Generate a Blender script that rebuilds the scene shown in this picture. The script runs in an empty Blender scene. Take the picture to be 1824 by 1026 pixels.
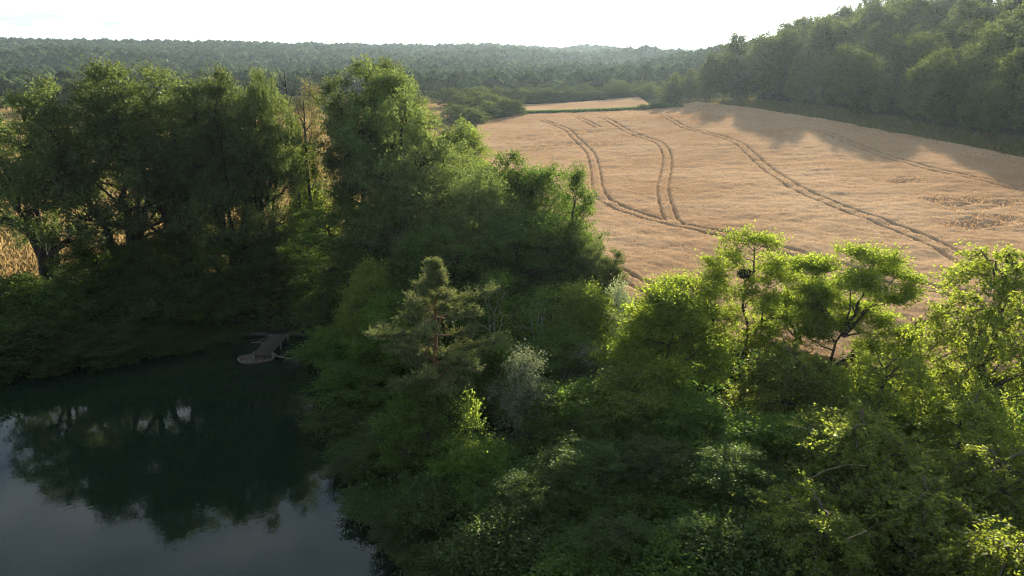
import bpy, math, random
import numpy as np
from mathutils import Vector

R = math.radians
sc = bpy.context.scene
col = sc.collection

# ------------------------------------------------------------------ camera
CAM_H = 22.0
PITCH = 17.6
FPX = 1300.0                      # focal length in pixels of the 1824 px wide photograph
cam_d = bpy.data.cameras.new('camera')
cam = bpy.data.objects.new('camera', cam_d)
col.objects.link(cam)
cam_d.sensor_width = 36.0
cam_d.lens = 36.0 * FPX / 1824.0
cam_d.clip_start = 0.1
cam_d.clip_end = 20000.0
cam.location = (0, 0, CAM_H)
cam.rotation_euler = (R(90 - PITCH), 0, 0)
sc.camera = cam

# ------------------------------------------------------------------ sky, sun, exposure
SUN_AZ, SUN_EL = 19.0, 12.2       # degrees right of the view axis, above the horizon
world = bpy.data.worlds.new('World')
sc.world = world
world.use_nodes = True
wn, wl = world.node_tree.nodes, world.node_tree.links
wn.clear()


def wnode(t, **kw):
    n = wn.new(t)
    for k, v in kw.items():
        setattr(n, k, v)
    return n


def wmath(op, a, b=None, clamp=False):
    n = wnode('ShaderNodeMath', operation=op, use_clamp=clamp)
    for i, v in enumerate((a, b)):
        if v is None:
            continue
        if isinstance(v, (int, float)):
            n.inputs[i].default_value = v
        else:
            wl.new(v, n.inputs[i])
    return n.outputs[0]


sky = wnode('ShaderNodeTexSky', sky_type='NISHITA')
sky.sun_disc = False
sky.sun_elevation = R(SUN_EL)
sky.sun_rotation = R(SUN_AZ)
sky.air_density = 1.0
sky.dust_density = 0.3
sky.ozone_density = 1.0
tc = wnode('ShaderNodeTexCoord')
sep = wnode('ShaderNodeSeparateXYZ')
wl.new(tc.outputs['Generated'], sep.inputs[0])
zz = wmath('ADD', wmath('MAXIMUM', sep.outputs[2], 0.0), 0.13)
comb = wnode('ShaderNodeCombineXYZ')
wl.new(wmath('DIVIDE', sep.outputs[0], zz), comb.inputs[0])
wl.new(wmath('DIVIDE', sep.outputs[1], zz), comb.inputs[1])
n1 = wnode('ShaderNodeTexNoise'); n1.inputs['Scale'].default_value = 1.7; n1.inputs['Detail'].default_value = 9; n1.inputs['Roughness'].default_value = 0.58
n2 = wnode('ShaderNodeTexNoise'); n2.inputs['Scale'].default_value = 1.9; n2.inputs['Detail'].default_value = 5; n2.inputs['Roughness'].default_value = 0.6
wl.new(comb.outputs[0], n1.inputs['Vector'])
wl.new(comb.outputs[0], n2.inputs['Vector'])
low = wmath('MAXIMUM', wmath('SUBTRACT', 0.9, wmath('MULTIPLY', sep.outputs[2], 4.0)), 0.0)           # banks of cloud close up towards the horizon
cover = wmath('ADD', wmath('MULTIPLY', wmath('SUBTRACT', n1.outputs['Fac'], 0.37), 5.0), low, clamp=True)       # cloud cover 0..1
thick = wmath('MULTIPLY', wmath('SUBTRACT', n2.outputs['Fac'], 0.50), 5.0, clamp=True)       # thick, grey cores
hsv = wnode('ShaderNodeHueSaturation'); hsv.inputs['Saturation'].default_value = 0.12; hsv.inputs['Value'].default_value = 1.0
wl.new(sky.outputs[0], hsv.inputs['Color'])
grey = wnode('ShaderNodeHueSaturation'); grey.inputs['Saturation'].default_value = 0.3; grey.inputs['Value'].default_value = 0.62
wl.new(sky.outputs[0], grey.inputs['Color'])
m1 = wnode('ShaderNodeMixRGB'); wl.new(wmath('MULTIPLY', thick, 0.8), m1.inputs[0]); wl.new(hsv.outputs[0], m1.inputs[1]); wl.new(grey.outputs[0], m1.inputs[2])
m2 = wnode('ShaderNodeMixRGB'); wl.new(wmath('MULTIPLY', cover, 0.96), m2.inputs[0]); wl.new(sky.outputs[0], m2.inputs[1]); cm_ = wnode('ShaderNodeMixRGB'); cm_.inputs[0].default_value = 0.82; wl.new(m1.outputs[0], cm_.inputs[1])
cc_ = wnode('ShaderNodeMixRGB'); cc_.inputs[1].default_value = (5.4, 5.9, 6.3, 1); cc_.inputs[2].default_value = (1.5, 1.95, 2.35, 1)
wl.new(thick, cc_.inputs[0]); wl.new(cc_.outputs[0], cm_.inputs[2]); wl.new(cm_.outputs[0], m2.inputs[2])
bg = wnode('ShaderNodeBackground'); bg.inputs['Strength'].default_value = 0.05
wl.new(m2.outputs[0], bg.inputs['Color'])
wo = wnode('ShaderNodeOutputWorld')
wl.new(bg.outputs[0], wo.inputs['Surface'])

sun_d = bpy.data.lights.new('sun', 'SUN')
sun_d.energy = 5.0
sun_d.angle = R(0.55)
sun_d.color = (1.0, 0.86, 0.66)
sun = bpy.data.objects.new('sun', sun_d)
col.objects.link(sun)
sdir = Vector((math.sin(R(SUN_AZ)) * math.cos(R(SUN_EL)), math.cos(R(SUN_AZ)) * math.cos(R(SUN_EL)), math.sin(R(SUN_EL))))
sun.rotation_euler = sdir.to_track_quat('Z', 'Y').to_euler()
sun.location = (60, 170, 90)

sc.view_settings.view_transform = 'Standard'
sc.view_settings.look = 'None'
sc.view_settings.gamma = 1.0
sc.view_settings.use_curve_mapping = False
sc.view_settings.exposure = 1.8

cy = sc.cycles
cy.max_bounces = 5
cy.diffuse_bounces = 2
cy.glossy_bounces = 2
cy.transmission_bounces = 4
cy.transparent_max_bounces = 4
cy.volume_bounces = 0
cy.caustics_reflective = False
cy.caustics_refractive = False
cy.use_adaptive_sampling = True
cy.adaptive_threshold = 0.015
cy.sample_clamp_indirect = 6.0
try:
    cy.use_denoising = True
    cy.denoiser = 'OPENIMAGEDENOISE'
    cy.denoising_prefilter = 'NONE'
    cy.pixel_filter_type = 'BLACKMAN_HARRIS'
    cy.filter_width = 1.15
except Exception:
    pass

# ------------------------------------------------------------------ helpers
rng = np.random.default_rng(11)
random.seed(4)


def tag(o, label=None, cat=None, group=None, kind=None):
    if label: o['label'] = label
    if cat: o['category'] = cat
    if group: o['group'] = group
    if kind: o['kind'] = kind
    return o


def ray_ratio(px, py):
    """pixel of the photograph -> (x per metre forward, z per metre forward)"""
    u, v = (px - 912.0) / FPX, (513.0 - py) / FPX
    c, s = math.cos(R(PITCH)), math.sin(R(PITCH))
    h = c + v * s
    return u / h, (v * c - s) / h


def place(px, py, Y):
    a, b = ray_ratio(px, py)
    return a * Y, Y, CAM_H + b * Y


def mesh_np(name, verts, quads=None, tris=None, mat=None, smooth=False, fattr=None, vattr=None):
    """mesh from numpy arrays; fattr / vattr: dicts of float attributes per face / vertex"""
    me = bpy.data.meshes.new(name)
    verts = np.asarray(verts, np.float32)
    nq = 0 if quads is None else len(quads)
    nt = 0 if tris is None else len(tris)
    idx, starts = [], []
    if nq:
        idx.append(np.asarray(quads, np.int32).ravel()); starts.append(np.arange(nq, dtype=np.int32) * 4)
    if nt:
        idx.append(np.asarray(tris, np.int32).ravel()); starts.append(nq * 4 + np.arange(nt, dtype=np.int32) * 3)
    idx = np.concatenate(idx); starts = np.concatenate(starts)
    me.vertices.add(len(verts)); me.vertices.foreach_set('co', verts.ravel())
    me.loops.add(len(idx)); me.loops.foreach_set('vertex_index', idx)
    me.polygons.add(len(starts)); me.polygons.foreach_set('loop_start', starts)
    if smooth:
        me.polygons.foreach_set('use_smooth', np.ones(len(starts), bool))
    for dom, d in (('FACE', fattr), ('POINT', vattr)):
        for k, a in (d or {}).items():
            at = me.attributes.new(k, 'FLOAT', dom)
            at.data.foreach_set('value', np.asarray(a, np.float32))
    me.update(calc_edges=True)
    if mat: me.materials.append(mat)
    return me


def link(name, me, parent=None, loc=None):
    o = bpy.data.objects.new(name, me)
    col.objects.link(o)
    if parent is not None: o.parent = parent
    if loc is not None: o.location = loc
    return o


def grid_faces(nr, nc):
    i = np.arange(nr - 1)[:, None] * nc + np.arange(nc - 1)[None, :]
    return np.stack([i, i + 1, i + nc + 1, i + nc], -1).reshape(-1, 4)


_tab = np.random.default_rng(5).random((256, 256))


def vnoise(x, y):
    xi, yi = np.floor(x).astype(int), np.floor(y).astype(int)
    fx, fy = x - xi, y - yi
    fx, fy = fx * fx * (3 - 2 * fx), fy * fy * (3 - 2 * fy)
    a, b = _tab[xi % 256, yi % 256], _tab[(xi + 1) % 256, yi % 256]
    c, d = _tab[xi % 256, (yi + 1) % 256], _tab[(xi + 1) % 256, (yi + 1) % 256]
    return (a * (1 - fx) + b * fx) * (1 - fy) + (c * (1 - fx) + d * fx) * fy


def fbm(x, y, oct=4):
    s, a, t = 0, 1.0, 0
    for k in range(oct):
        s = s + a * (vnoise(x * 2 ** k + 17.3 * k, y * 2 ** k + 9.1 * k) - 0.5)
        t += a; a *= 0.5
    return s / t * 2


def sstep(a, b, x):
    t = np.clip((x - a) / (b - a), 0, 1)
    return t * t * (3 - 2 * t)


def softplus(x, w):
    return w * np.logaddexp(0, x / w)


# ------------------------------------------------------------------ materials
def new_mat(name):
    m = bpy.data.materials.new(name)
    m.use_nodes = True
    m.node_tree.nodes.clear()
    return m, m.node_tree.nodes, m.node_tree.links


def leaf_mat(name, c1, c2, trans, tf=0.42, gloss=0.05, rough=0.42, var=0.35, stands=0.0):
    """two leaf colours mixed per leaf, light shining through, a dull sheen"""
    m, N, L = new_mat(name)
    at = N.new('ShaderNodeAttribute'); at.attribute_name = 'v'
    oi = N.new('ShaderNodeObjectInfo')
    mix = N.new('ShaderNodeMixRGB'); mix.inputs[1].default_value = (*c1, 1); mix.inputs[2].default_value = (*c2, 1)
    L.new(at.outputs['Fac'], mix.inputs[0])
    mr = N.new('ShaderNodeMapRange'); mr.inputs['To Min'].default_value = 1 - var; mr.inputs['To Max'].default_value = 1 + var
    L.new(oi.outputs['Random'], mr.inputs['Value'])
    hs = N.new('ShaderNodeHueSaturation')
    val = mr.outputs[0]
    if stands:                      # stands of darker and paler species
        sn = N.new('ShaderNodeTexNoise'); sn.inputs['Scale'].default_value = stands; sn.inputs['Detail'].default_value = 4
        L.new(oi.outputs['Location'], sn.inputs['Vector'])
        sr = N.new('ShaderNodeMapRange'); sr.inputs['From Min'].default_value = .35; sr.inputs['From Max'].default_value = .65; sr.inputs['To Min'].default_value = .5; sr.inputs['To Max'].default_value = 1.5
        L.new(sn.outputs['Fac'], sr.inputs['Value'])
        mm = N.new('ShaderNodeMath'); mm.operation = 'MULTIPLY'; L.new(val, mm.inputs[0]); L.new(sr.outputs[0], mm.inputs[1]); val = mm.outputs[0]
    L.new(val, hs.inputs['Value'])
    hm = N.new('ShaderNodeMapRange'); hm.inputs['To Min'].default_value = 0.485; hm.inputs['To Max'].default_value = 0.512
    L.new(oi.outputs['Random'], hm.inputs['Value'])
    L.new(hm.outputs[0], hs.inputs['Hue'])
    L.new(mix.outputs[0], hs.inputs['Color'])
    d = N.new('ShaderNodeBsdfDiffuse'); L.new(hs.outputs[0], d.inputs['Color'])
    tm = N.new('ShaderNodeMixRGB'); tm.blend_type = 'MULTIPLY'; tm.inputs[0].default_value = 1.0
    hs2 = N.new('ShaderNodeHueSaturation'); hs2.inputs['Color'].default_value = (*trans, 1); L.new(mr.outputs[0], hs2.inputs['Value'])
    vm = N.new('ShaderNodeMapRange'); vm.inputs['To Min'].default_value = 0.6; vm.inputs['To Max'].default_value = 1.25
    L.new(at.outputs['Fac'], vm.inputs['Value'])
    L.new(hs2.outputs[0], tm.inputs[1]); L.new(vm.outputs[0], tm.inputs[2])
    t = N.new('ShaderNodeBsdfTranslucent'); L.new(tm.outputs[0], t.inputs['Color'])
    ms = N.new('ShaderNodeMixShader'); ms.inputs[0].default_value = tf
    L.new(d.outputs[0], ms.inputs[1]); L.new(t.outputs[0], ms.inputs[2])
    g = N.new('ShaderNodeBsdfGlossy'); g.inputs['Roughness'].default_value = rough + .12; g.inputs['Color'].default_value = (0.85, 0.95, 0.7, 1)
    ms2 = N.new('ShaderNodeMixShader'); ms2.inputs[0].default_value = gloss * .5
    L.new(ms.outputs[0], ms2.inputs[1]); L.new(g.outputs[0], ms2.inputs[2])
    o = N.new('ShaderNodeOutputMaterial'); L.new(ms2.outputs[0], o.inputs['Surface'])
    return m


def noise_mat(name, stops, scale=3.0, detail=6, rough=0.9, bump=0.0, bscale=None, aniso=None, spec=0.2):
    m, N, L = new_mat(name)
    tcn = N.new('ShaderNodeTexCoord')
    mp = N.new('ShaderNodeMapping')
    if aniso: mp.inputs['Scale'].default_value = aniso
    L.new(tcn.outputs['Object'], mp.inputs['Vector'])
    n = N.new('ShaderNodeTexNoise'); n.inputs['Scale'].default_value = scale; n.inputs['Detail'].default_value = detail; n.inputs['Roughness'].default_value = 0.62
    L.new(mp.outputs[0], n.inputs['Vector'])
    cr = N.new('ShaderNodeValToRGB')
    el = cr.color_ramp.elements
    while len(el) < len(stops): el.new(0.5)
    for e, (p, c) in zip(el, stops):
        e.position = p; e.color = (*c, 1)
    L.new(n.outputs['Fac'], cr.inputs['Fac'])
    b = N.new('ShaderNodeBsdfPrincipled'); b.inputs['Roughness'].default_value = rough; b.inputs['Specular IOR Level'].default_value = spec
    L.new(cr.outputs[0], b.inputs['Base Color'])
    if bump:
        n2_ = N.new('ShaderNodeTexNoise'); n2_.inputs['Scale'].default_value = bscale or scale * 4; n2_.inputs['Detail'].default_value = 5
        L.new(mp.outputs[0], n2_.inputs['Vector'])
        bp = N.new('ShaderNodeBump'); bp.inputs['Strength'].default_value = 1.0; bp.inputs['Distance'].default_value = bump
        L.new(n2_.outputs['Fac'], bp.inputs['Height']); L.new(bp.outputs[0], b.inputs['Normal'])
    o = N.new('ShaderNodeOutputMaterial'); L.new(b.outputs[0], o.inputs['Surface'])
    return m


M = {}
M['willow'] = leaf_mat('willow_leaf', (0.040, 0.074, 0.024), (0.088, 0.130, 0.052), (0.19, 0.25, 0.055), 0.38, 0.07, 0.40)
M['silver'] = leaf_mat('silver_leaf', (0.085, 0.105, 0.06), (0.17, 0.19, 0.14), (0.17, 0.20, 0.08), 0.34, 0.07, 0.45)
M['locust'] = leaf_mat('locust_leaf', (0.065, 0.105, 0.016), (0.10, 0.155, 0.024), (0.38, 0.50, 0.045), 0.55, 0.04, 0.45, var=0.15)
M['hornbeam'] = leaf_mat('hornbeam_leaf', (0.048, 0.074, 0.014), (0.098, 0.130, 0.026), (0.42, 0.52, 0.05), 0.54, 0.07, 0.36, var=0.2)
M['maple'] = leaf_mat('maple_leaf', (0.034, 0.074, 0.015), (0.066, 0.125, 0.022), (0.26, 0.46, 0.045), 0.54, 0.05, 0.40, var=0.25)
M['bright'] = leaf_mat('bright_leaf', (0.058, 0.098, 0.018), (0.10, 0.15, 0.03), (0.34, 0.46, 0.05), 0.52, 0.05, 0.40, var=0.2)
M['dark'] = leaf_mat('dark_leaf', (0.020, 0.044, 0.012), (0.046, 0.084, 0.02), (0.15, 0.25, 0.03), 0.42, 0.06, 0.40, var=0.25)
M['pine'] = leaf_mat('pine_needle', (0.070, 0.098, 0.040), (0.125, 0.155, 0.065), (0.22, 0.25, 0.07), 0.30, 0.05, 0.45)
M['birch'] = leaf_mat('birch_leaf', (0.065, 0.075, 0.028), (0.12, 0.125, 0.05), (0.22, 0.20, 0.06), 0.42, 0.05, 0.45)
M['wood'] = leaf_mat('woodland_leaf', (0.036, 0.056, 0.016), (0.080, 0.105, 0.030), (0.15, 0.19, 0.04), 0.40, 0.04, 0.5, var=0.35)
M['far'] = leaf_mat('far_canopy', (0.032, 0.056, 0.026), (0.085, 0.112, 0.05), (0.10, 0.14, 0.05), 0.30, 0.02, 0.6, var=0.45, stands=.012)
M['ivy'] = leaf_mat('ivy_leaf', (0.040, 0.080, 0.014), (0.075, 0.13, 0.025), (0.18, 0.28, 0.03), 0.42, 0.08, 0.35)
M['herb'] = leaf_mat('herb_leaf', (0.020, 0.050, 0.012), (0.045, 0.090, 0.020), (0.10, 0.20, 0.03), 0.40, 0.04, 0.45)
M['vine'] = leaf_mat('pale_vine_leaf', (0.16, 0.19, 0.10), (0.42, 0.44, 0.36), (0.25, 0.30, 0.12), 0.35, 0.05, 0.45)
M['straw'] = leaf_mat('wheat_straw', (0.34, 0.225, 0.13), (0.44, 0.30, 0.19), (0.42, 0.275, 0.155), 0.35, 0.03, 0.5, var=0.0)
M['dry'] = leaf_mat('dry_grass', (0.22, 0.165, 0.065), (0.36, 0.26, 0.125), (0.34, 0.24, 0.10), 0.42, 0.03, 0.5, var=0.0)
M['bark'] = noise_mat('grey_brown_bark', [(0.3, (0.045, 0.037, 0.028)), (0.7, (0.12, 0.10, 0.08))], 4.0, 8, 0.95, 0.03, 9, (1, 1, 0.25))
M['dark_bark'] = noise_mat('dark_bark', [(0.3, (0.022, 0.018, 0.014)), (0.7, (0.06, 0.05, 0.04))], 4.0, 8, 0.95, 0.03, 9, (1, 1, 0.25))
M['pine_bark'] = noise_mat('orange_pine_bark', [(0.3, (0.10, 0.055, 0.032)), (0.7, (0.23, 0.125, 0.072))], 5.0, 8, 0.9, 0.02, 12, (1, 1, 0.4))
M['pale_bark'] = noise_mat('pale_birch_bark', [(0.35, (0.12, 0.11, 0.10)), (0.6, (0.42, 0.40, 0.37))], 3.0, 8, 0.85, 0.01, 12)
M['dead'] = noise_mat('dead_wood', [(0.3, (0.14, 0.125, 0.11)), (0.7, (0.32, 0.30, 0.27))], 6.0, 6, 0.9, 0.01, 20)
M['plank'] = noise_mat('weathered_plank', [(0.3, (0.034, 0.03, 0.027)), (0.7, (0.08, 0.073, 0.065))], 5.0, 8, 0.85, 0.006, 30, (1, 6, 6))
M['hull'] = noise_mat('weathered_hull', [(0.3, (0.05, 0.04, 0.032)), (0.7, (0.13, 0.11, 0.09))], 5.0, 8, 0.8, 0.006, 30)
M['rim'] = noise_mat('worn_white_paint', [(0.35, (0.04, 0.037, 0.034)), (0.65, (0.16, 0.165, 0.17))], 6.0, 8, 0.6, 0.004, 30)

# ground: litter under the trees, dry grass in the open, green verge by the wood
gm, N, L = new_mat('ground_soil_and_grass')
tcn = N.new('ShaderNodeTexCoord')
nz = N.new('ShaderNodeTexNoise'); nz.inputs['Scale'].default_value = 0.35; nz.inputs['Detail'].default_value = 10; nz.inputs['Roughness'].default_value = 0.65
L.new(tcn.outputs['Object'], nz.inputs['Vector'])


def ramp(nodes, links, src, stops):
    cr = nodes.new('ShaderNodeValToRGB'); el = cr.color_ramp.elements
    while len(el) < len(stops): el.new(0.5)
    for e, (p, c) in zip(el, stops):
        e.position = p; e.color = (*c, 1)
    links.new(src, cr.inputs['Fac'])
    return cr.outputs[0]


litter = ramp(N, L, nz.outputs['Fac'], [(0.35, (0.022, 0.026, 0.012)), (0.65, (0.05, 0.055, 0.022))])
dry = ramp(N, L, nz.outputs['Fac'], [(0.3, (0.22, 0.165, 0.06)), (0.5, (0.31, 0.225, 0.105)), (0.7, (0.38, 0.275, 0.14))])
verge = ramp(N, L, nz.outputs['Fac'], [(0.3, (0.075, 0.09, 0.028)), (0.7, (0.17, 0.15, 0.06))])
a1 = N.new('ShaderNodeAttribute'); a1.attribute_name = 'open'
a2 = N.new('ShaderNodeAttribute'); a2.attribute_name = 'verge'
x1 = N.new('ShaderNodeMixRGB'); L.new(a1.outputs['Fac'], x1.inputs[0]); L.new(litter, x1.inputs[1]); L.new(dry, x1.inputs[2])
x2 = N.new('ShaderNodeMixRGB'); L.new(a2.outputs['Fac'], x2.inputs[0]); L.new(x1.outputs[0], x2.inputs[1]); L.new(verge, x2.inputs[2])
bs = N.new('ShaderNodeBsdfPrincipled'); bs.inputs['Roughness'].default_value = 0.95; bs.inputs['Specular IOR Level'].default_value = 0.0
L.new(x2.outputs[0], bs.inputs['Base Color'])
nb = N.new('ShaderNodeTexNoise'); nb.inputs['Scale'].default_value = 2.2; nb.inputs['Detail'].default_value = 8
L.new(tcn.outputs['Object'], nb.inputs['Vector'])
bp = N.new('ShaderNodeBump'); bp.inputs['Distance'].default_value = 0.35; L.new(nb.outputs['Fac'], bp.inputs['Height']); L.new(bp.outputs[0], bs.inputs['Normal'])
om = N.new('ShaderNodeOutputMaterial'); L.new(bs.outputs[0], om.inputs['Surface'])
M['ground'] = gm

# wheat canopy
wm, N, L = new_mat('ripe_wheat')
tcn = N.new('ShaderNodeTexCoord')
big = N.new('ShaderNodeTexNoise'); big.inputs['Scale'].default_value = 0.035; big.inputs['Detail'].default_value = 8; big.inputs['Roughness'].default_value = 0.6
fin = N.new('ShaderNodeTexNoise'); fin.inputs['Scale'].default_value = 2.8; fin.inputs['Detail'].default_value = 9; fin.inputs['Roughness'].default_value = 0.72
for n_ in (big, fin): L.new(tcn.outputs['Object'], n_.inputs['Vector'])
cb = ramp(N, L, big.outputs['Fac'], [(0.32, (0.32, 0.205, 0.12)), (0.5, (0.40, 0.275, 0.17)), (0.68, (0.46, 0.33, 0.215))])
cf = ramp(N, L, fin.outputs['Fac'], [(0.3, (0.72, 0.70, 0.66)), (0.65, (1.08, 1.08, 1.08))])
mu = N.new('ShaderNodeMixRGB'); mu.blend_type = 'MULTIPLY'; mu.inputs[0].default_value = 1; L.new(cb, mu.inputs[1]); L.new(cf, mu.inputs[2])
at = N.new('ShaderNodeAttribute'); at.attribute_name = 'track'
soil = N.new('ShaderNodeMixRGB'); soil.inputs[2].default_value = (0.20, 0.128, 0.075, 1); L.new(at.outputs['Fac'], soil.inputs[0]); L.new(mu.outputs[0], soil.inputs[1])
bs = N.new('ShaderNodeBsdfPrincipled'); bs.inputs['Roughness'].default_value = 0.9; bs.inputs['Specular IOR Level'].default_value = 0.0
L.new(soil.outputs[0], bs.inputs['Base Color'])
bp = N.new('ShaderNodeBump'); bp.inputs['Distance'].default_value = 0.06; L.new(fin.outputs['Fac'], bp.inputs['Height']); L.new(bp.outputs[0], bs.inputs['Normal'])
om = N.new('ShaderNodeOutputMaterial'); L.new(bs.outputs[0], om.inputs['Surface'])
M['wheat'] = wm

# pond water
pm, N, L = new_mat('pond_water')
tcn = N.new('ShaderNodeTexCoord')
nz = N.new('ShaderNodeTexNoise'); nz.inputs['Scale'].default_value = 1.3; nz.inputs['Detail'].default_value = 4; nz.inputs['Roughness'].default_value = 0.55
L.new(tcn.outputs['Object'], nz.inputs['Vector'])
bs = N.new('ShaderNodeBsdfPrincipled'); bs.inputs['Base Color'].default_value = (0.006, 0.015, 0.009, 1)
bs.inputs['Roughness'].default_value = 0.03; bs.inputs['IOR'].default_value = 1.45; bs.inputs['Specular IOR Level'].default_value = 0.55
bp = N.new('ShaderNodeBump'); bp.inputs['Distance'].default_value = 0.008; bp.inputs['Strength'].default_value = 0.5
L.new(nz.outputs['Fac'], bp.inputs['Height']); L.new(bp.outputs[0], bs.inputs['Normal'])
om = N.new('ShaderNodeOutputMaterial'); L.new(bs.outputs[0], om.inputs['Surface'])
M['water'] = pm


# ------------------------------------------------------------------ terrain
def pond_sd(x, y):
    """positive inside the pond"""
    xr = np.interp(y, [-80, 10, 25, 34, 45, 52, 58, 70], [6, 2, -3.6, -9, -11.8, -13.0, -15, -19])
    yf = np.interp(x, [-160, -80, -58, -40, -32, -26, -22, -18, -15, -5], [46, 47, 48, 49.5, 51.5, 54.5, 57, 58, 58.5, 60])
    return np.minimum(xr - x, yf - y) + 0.7 * fbm(x * 0.35, y * 0.35, 3)


def ground_z(x, y):
    x, y = np.asarray(x, float), np.asarray(y, float)
    sd = pond_sd(x, y)
    z = np.clip(-sd * 0.45, -1.6, 0) + 1.3 * sstep(-0.2, 5.0, -sd) - 0.0
    z = np.where(sd > 0, -np.clip(sd * 0.45, 0, 1.6), np.minimum(1.3, 1.3 * sstep(-0.3, 4.5, -sd) + 0.03))
    z = z + 0.058 * softplus(x - 8, 9.0) * (1 - 0.6 * sstep(100, 400, x)) * sstep(30, 60, y) * (1 - sstep(340, 700, y))
    z = z + 0.22 * sstep(40, 110, y + x * .3) * softplus(x - 93, 3.0) * (1 - sstep(150, 170, x)) + 0.0
    z = z + np.where(x > 150, 0.22 * (softplus(150 - 93, 3.0)) * sstep(40, 110, y + x * .3) * sstep(150, 170, x), 0)
    # gentle swells of the field
    z = z + 0.9 * fbm(x * 0.018 + 3.1, y * 0.018, 2) * sstep(75, 140, y) * (1 - sstep(300, 420, y))
    # wooded hills across the valley
    az = x / np.maximum(y, 1.0)
    wob = 230 * fbm(x / 420.0 + 7.7, y / 600.0 + 1.3, 3)
    rise = sstep(430, 1350, y + wob) * (1 - sstep(-0.06, 0.24, az + 0.05 * fbm(y / 300., x / 300., 2)))
    rise2 = sstep(1500, 2700, y + 0.5 * wob)
    z = z + np.maximum(27 * rise, 15 * rise2) + 15.0 * sstep(450, 800, y) * (1 - .9 * sstep(800, 1200, y)) * fbm(x / 210.0 + .35 * y / 210., y / 150.0, 3)
    z = z + 9 * sstep(-0.1, -0.7, az) * sstep(900, 1500, y)
    return z


def gz(x, y):
    return float(ground_z(np.array([x]), np.array([y]))[0])


def to_ground(px, py, dz=0.0):
    a, b = ray_ratio(px, py)
    t = np.linspace(20, 900, 6000)
    h = CAM_H + b * t - ground_z(a * t, t) - dz
    i = int(np.argmax(h < 0))
    return np.array([a * t[i], t[i]])


xs = np.concatenate([np.linspace(-6000, -700, 30, endpoint=False), np.linspace(-700, -130, 60, endpoint=False), np.linspace(-130, 130, 220, endpoint=False),
                     np.linspace(130, 700, 60, endpoint=False), np.linspace(700, 6000, 30)])
ys = np.concatenate([np.linspace(-300, 0, 12, endpoint=False), np.linspace(0, 130, 130, endpoint=False), np.linspace(130, 440, 100, endpoint=False),
                     np.linspace(440, 2900, 120, endpoint=False), np.linspace(2900, 9000, 20)])
X, Y = np.meshgrid(xs, ys)
Z = ground_z(X, Y)
left_open = sstep(59, 64, Y) * (1 - sstep(395, 425, Y)) * (1 - sstep(288, 296, Y) * sstep(-20, 0, X))
fieldside = sstep(-2, 3, X - np.interp(Y, [46, 53, 70, 149, 260], [24, 9, 6, -8, -14]))
opn = np.clip(left_open * np.maximum(1 - sstep(-25, -12, X - 0 * Y), fieldside), 0, 1) * (1 - sstep(89, 93, X))
vg = sstep(76, 84, X) * (1 - sstep(92, 97, X)) * sstep(40, 60, Y) * (1 - sstep(300, 320, Y))
me = mesh_np('ground', np.stack([X, Y, Z], -1).reshape(-1, 3), grid_faces(len(ys), len(xs)), mat=M['ground'], smooth=True,
             vattr={'open': opn.ravel(), 'verge': vg.ravel()})
tag(link('ground', me), kind='structure', label='ground of the river valley rising to wooded hills')

wp = [(-220, -120, 0), (14, -120, 0), (14, 62, 0), (-220, 62, 0)]
me = mesh_np('pond_water', wp, [(0, 1, 2, 3)], mat=M['water'])
tag(link('pond_water', me), kind='structure', label='dark still pond water mirroring trees and cloud')

# ---- wheat field with wheel tracks
CROP = 0.75
FX_Y = [44, 53, 70, 149, 256, 300]
FX_L = [24, 10.5, 7.5, -6.5, -12.5, -14]
lines_px = [
    [(968, 214), (1014, 230), (1023, 245), (1038, 256), (1052, 270), (1056, 284), (1060, 300), (1062, 316), (1064, 338), (1077, 357), (1115, 374), (1165, 390), (1230, 405), (1290, 415), (1400, 445), (1500, 475), (1600, 500), (1724, 525), (1860, 556)],
    [(1071, 208), (1110, 229), (1143, 244), (1175, 252), (1189, 272), (1188, 300), (1179, 333), (1184, 357), (1194, 390), (1205, 398)],
    [(1172, 202), (1212, 225), (1262, 237), (1312, 250), (1340, 275), (1380, 310), (1440, 347), (1560, 390), (1650, 425), (1720, 462), (1780, 505), (1860, 560)],
    [(1462, 232), (1512, 250), (1562, 273), (1650, 298), (1740, 317), (1860, 345)],
    [(1100, 482), (1116, 492), (1152, 513), (1196, 534), (1300, 575), (1420, 620)],
    [(1029, 208), (1050, 218), (1066, 226)],
]


def smooth_line(pts):
    p = np.array(pts)
    for _ in range(3):
        q = np.empty((2 * len(p) - 2, 2))
        q[0::2] = .75 * p[:-1] + .25 * p[1:]
        q[1::2] = .25 * p[:-1] + .75 * p[1:]
        p = np.vstack([p[:1], q, p[-1:]])
    return p


tracks = [smooth_line([to_ground(*p, dz=CROP) for p in ln]) for ln in lines_px]


def track_dist(x, y):
    best = np.full(x.shape, 1e9)
    for ln in tracks:
        for a, b in zip(ln[:-1], ln[1:]):
            d = b - a
            l2 = max(d @ d, 1e-6)
            t = np.clip(((x - a[0]) * d[0] + (y - a[1]) * d[1]) / l2, 0, 1)
            np.minimum(best, np.hypot(x - a[0] - t * d[0], y - a[1] - t * d[1]), out=best)
    return best


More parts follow.
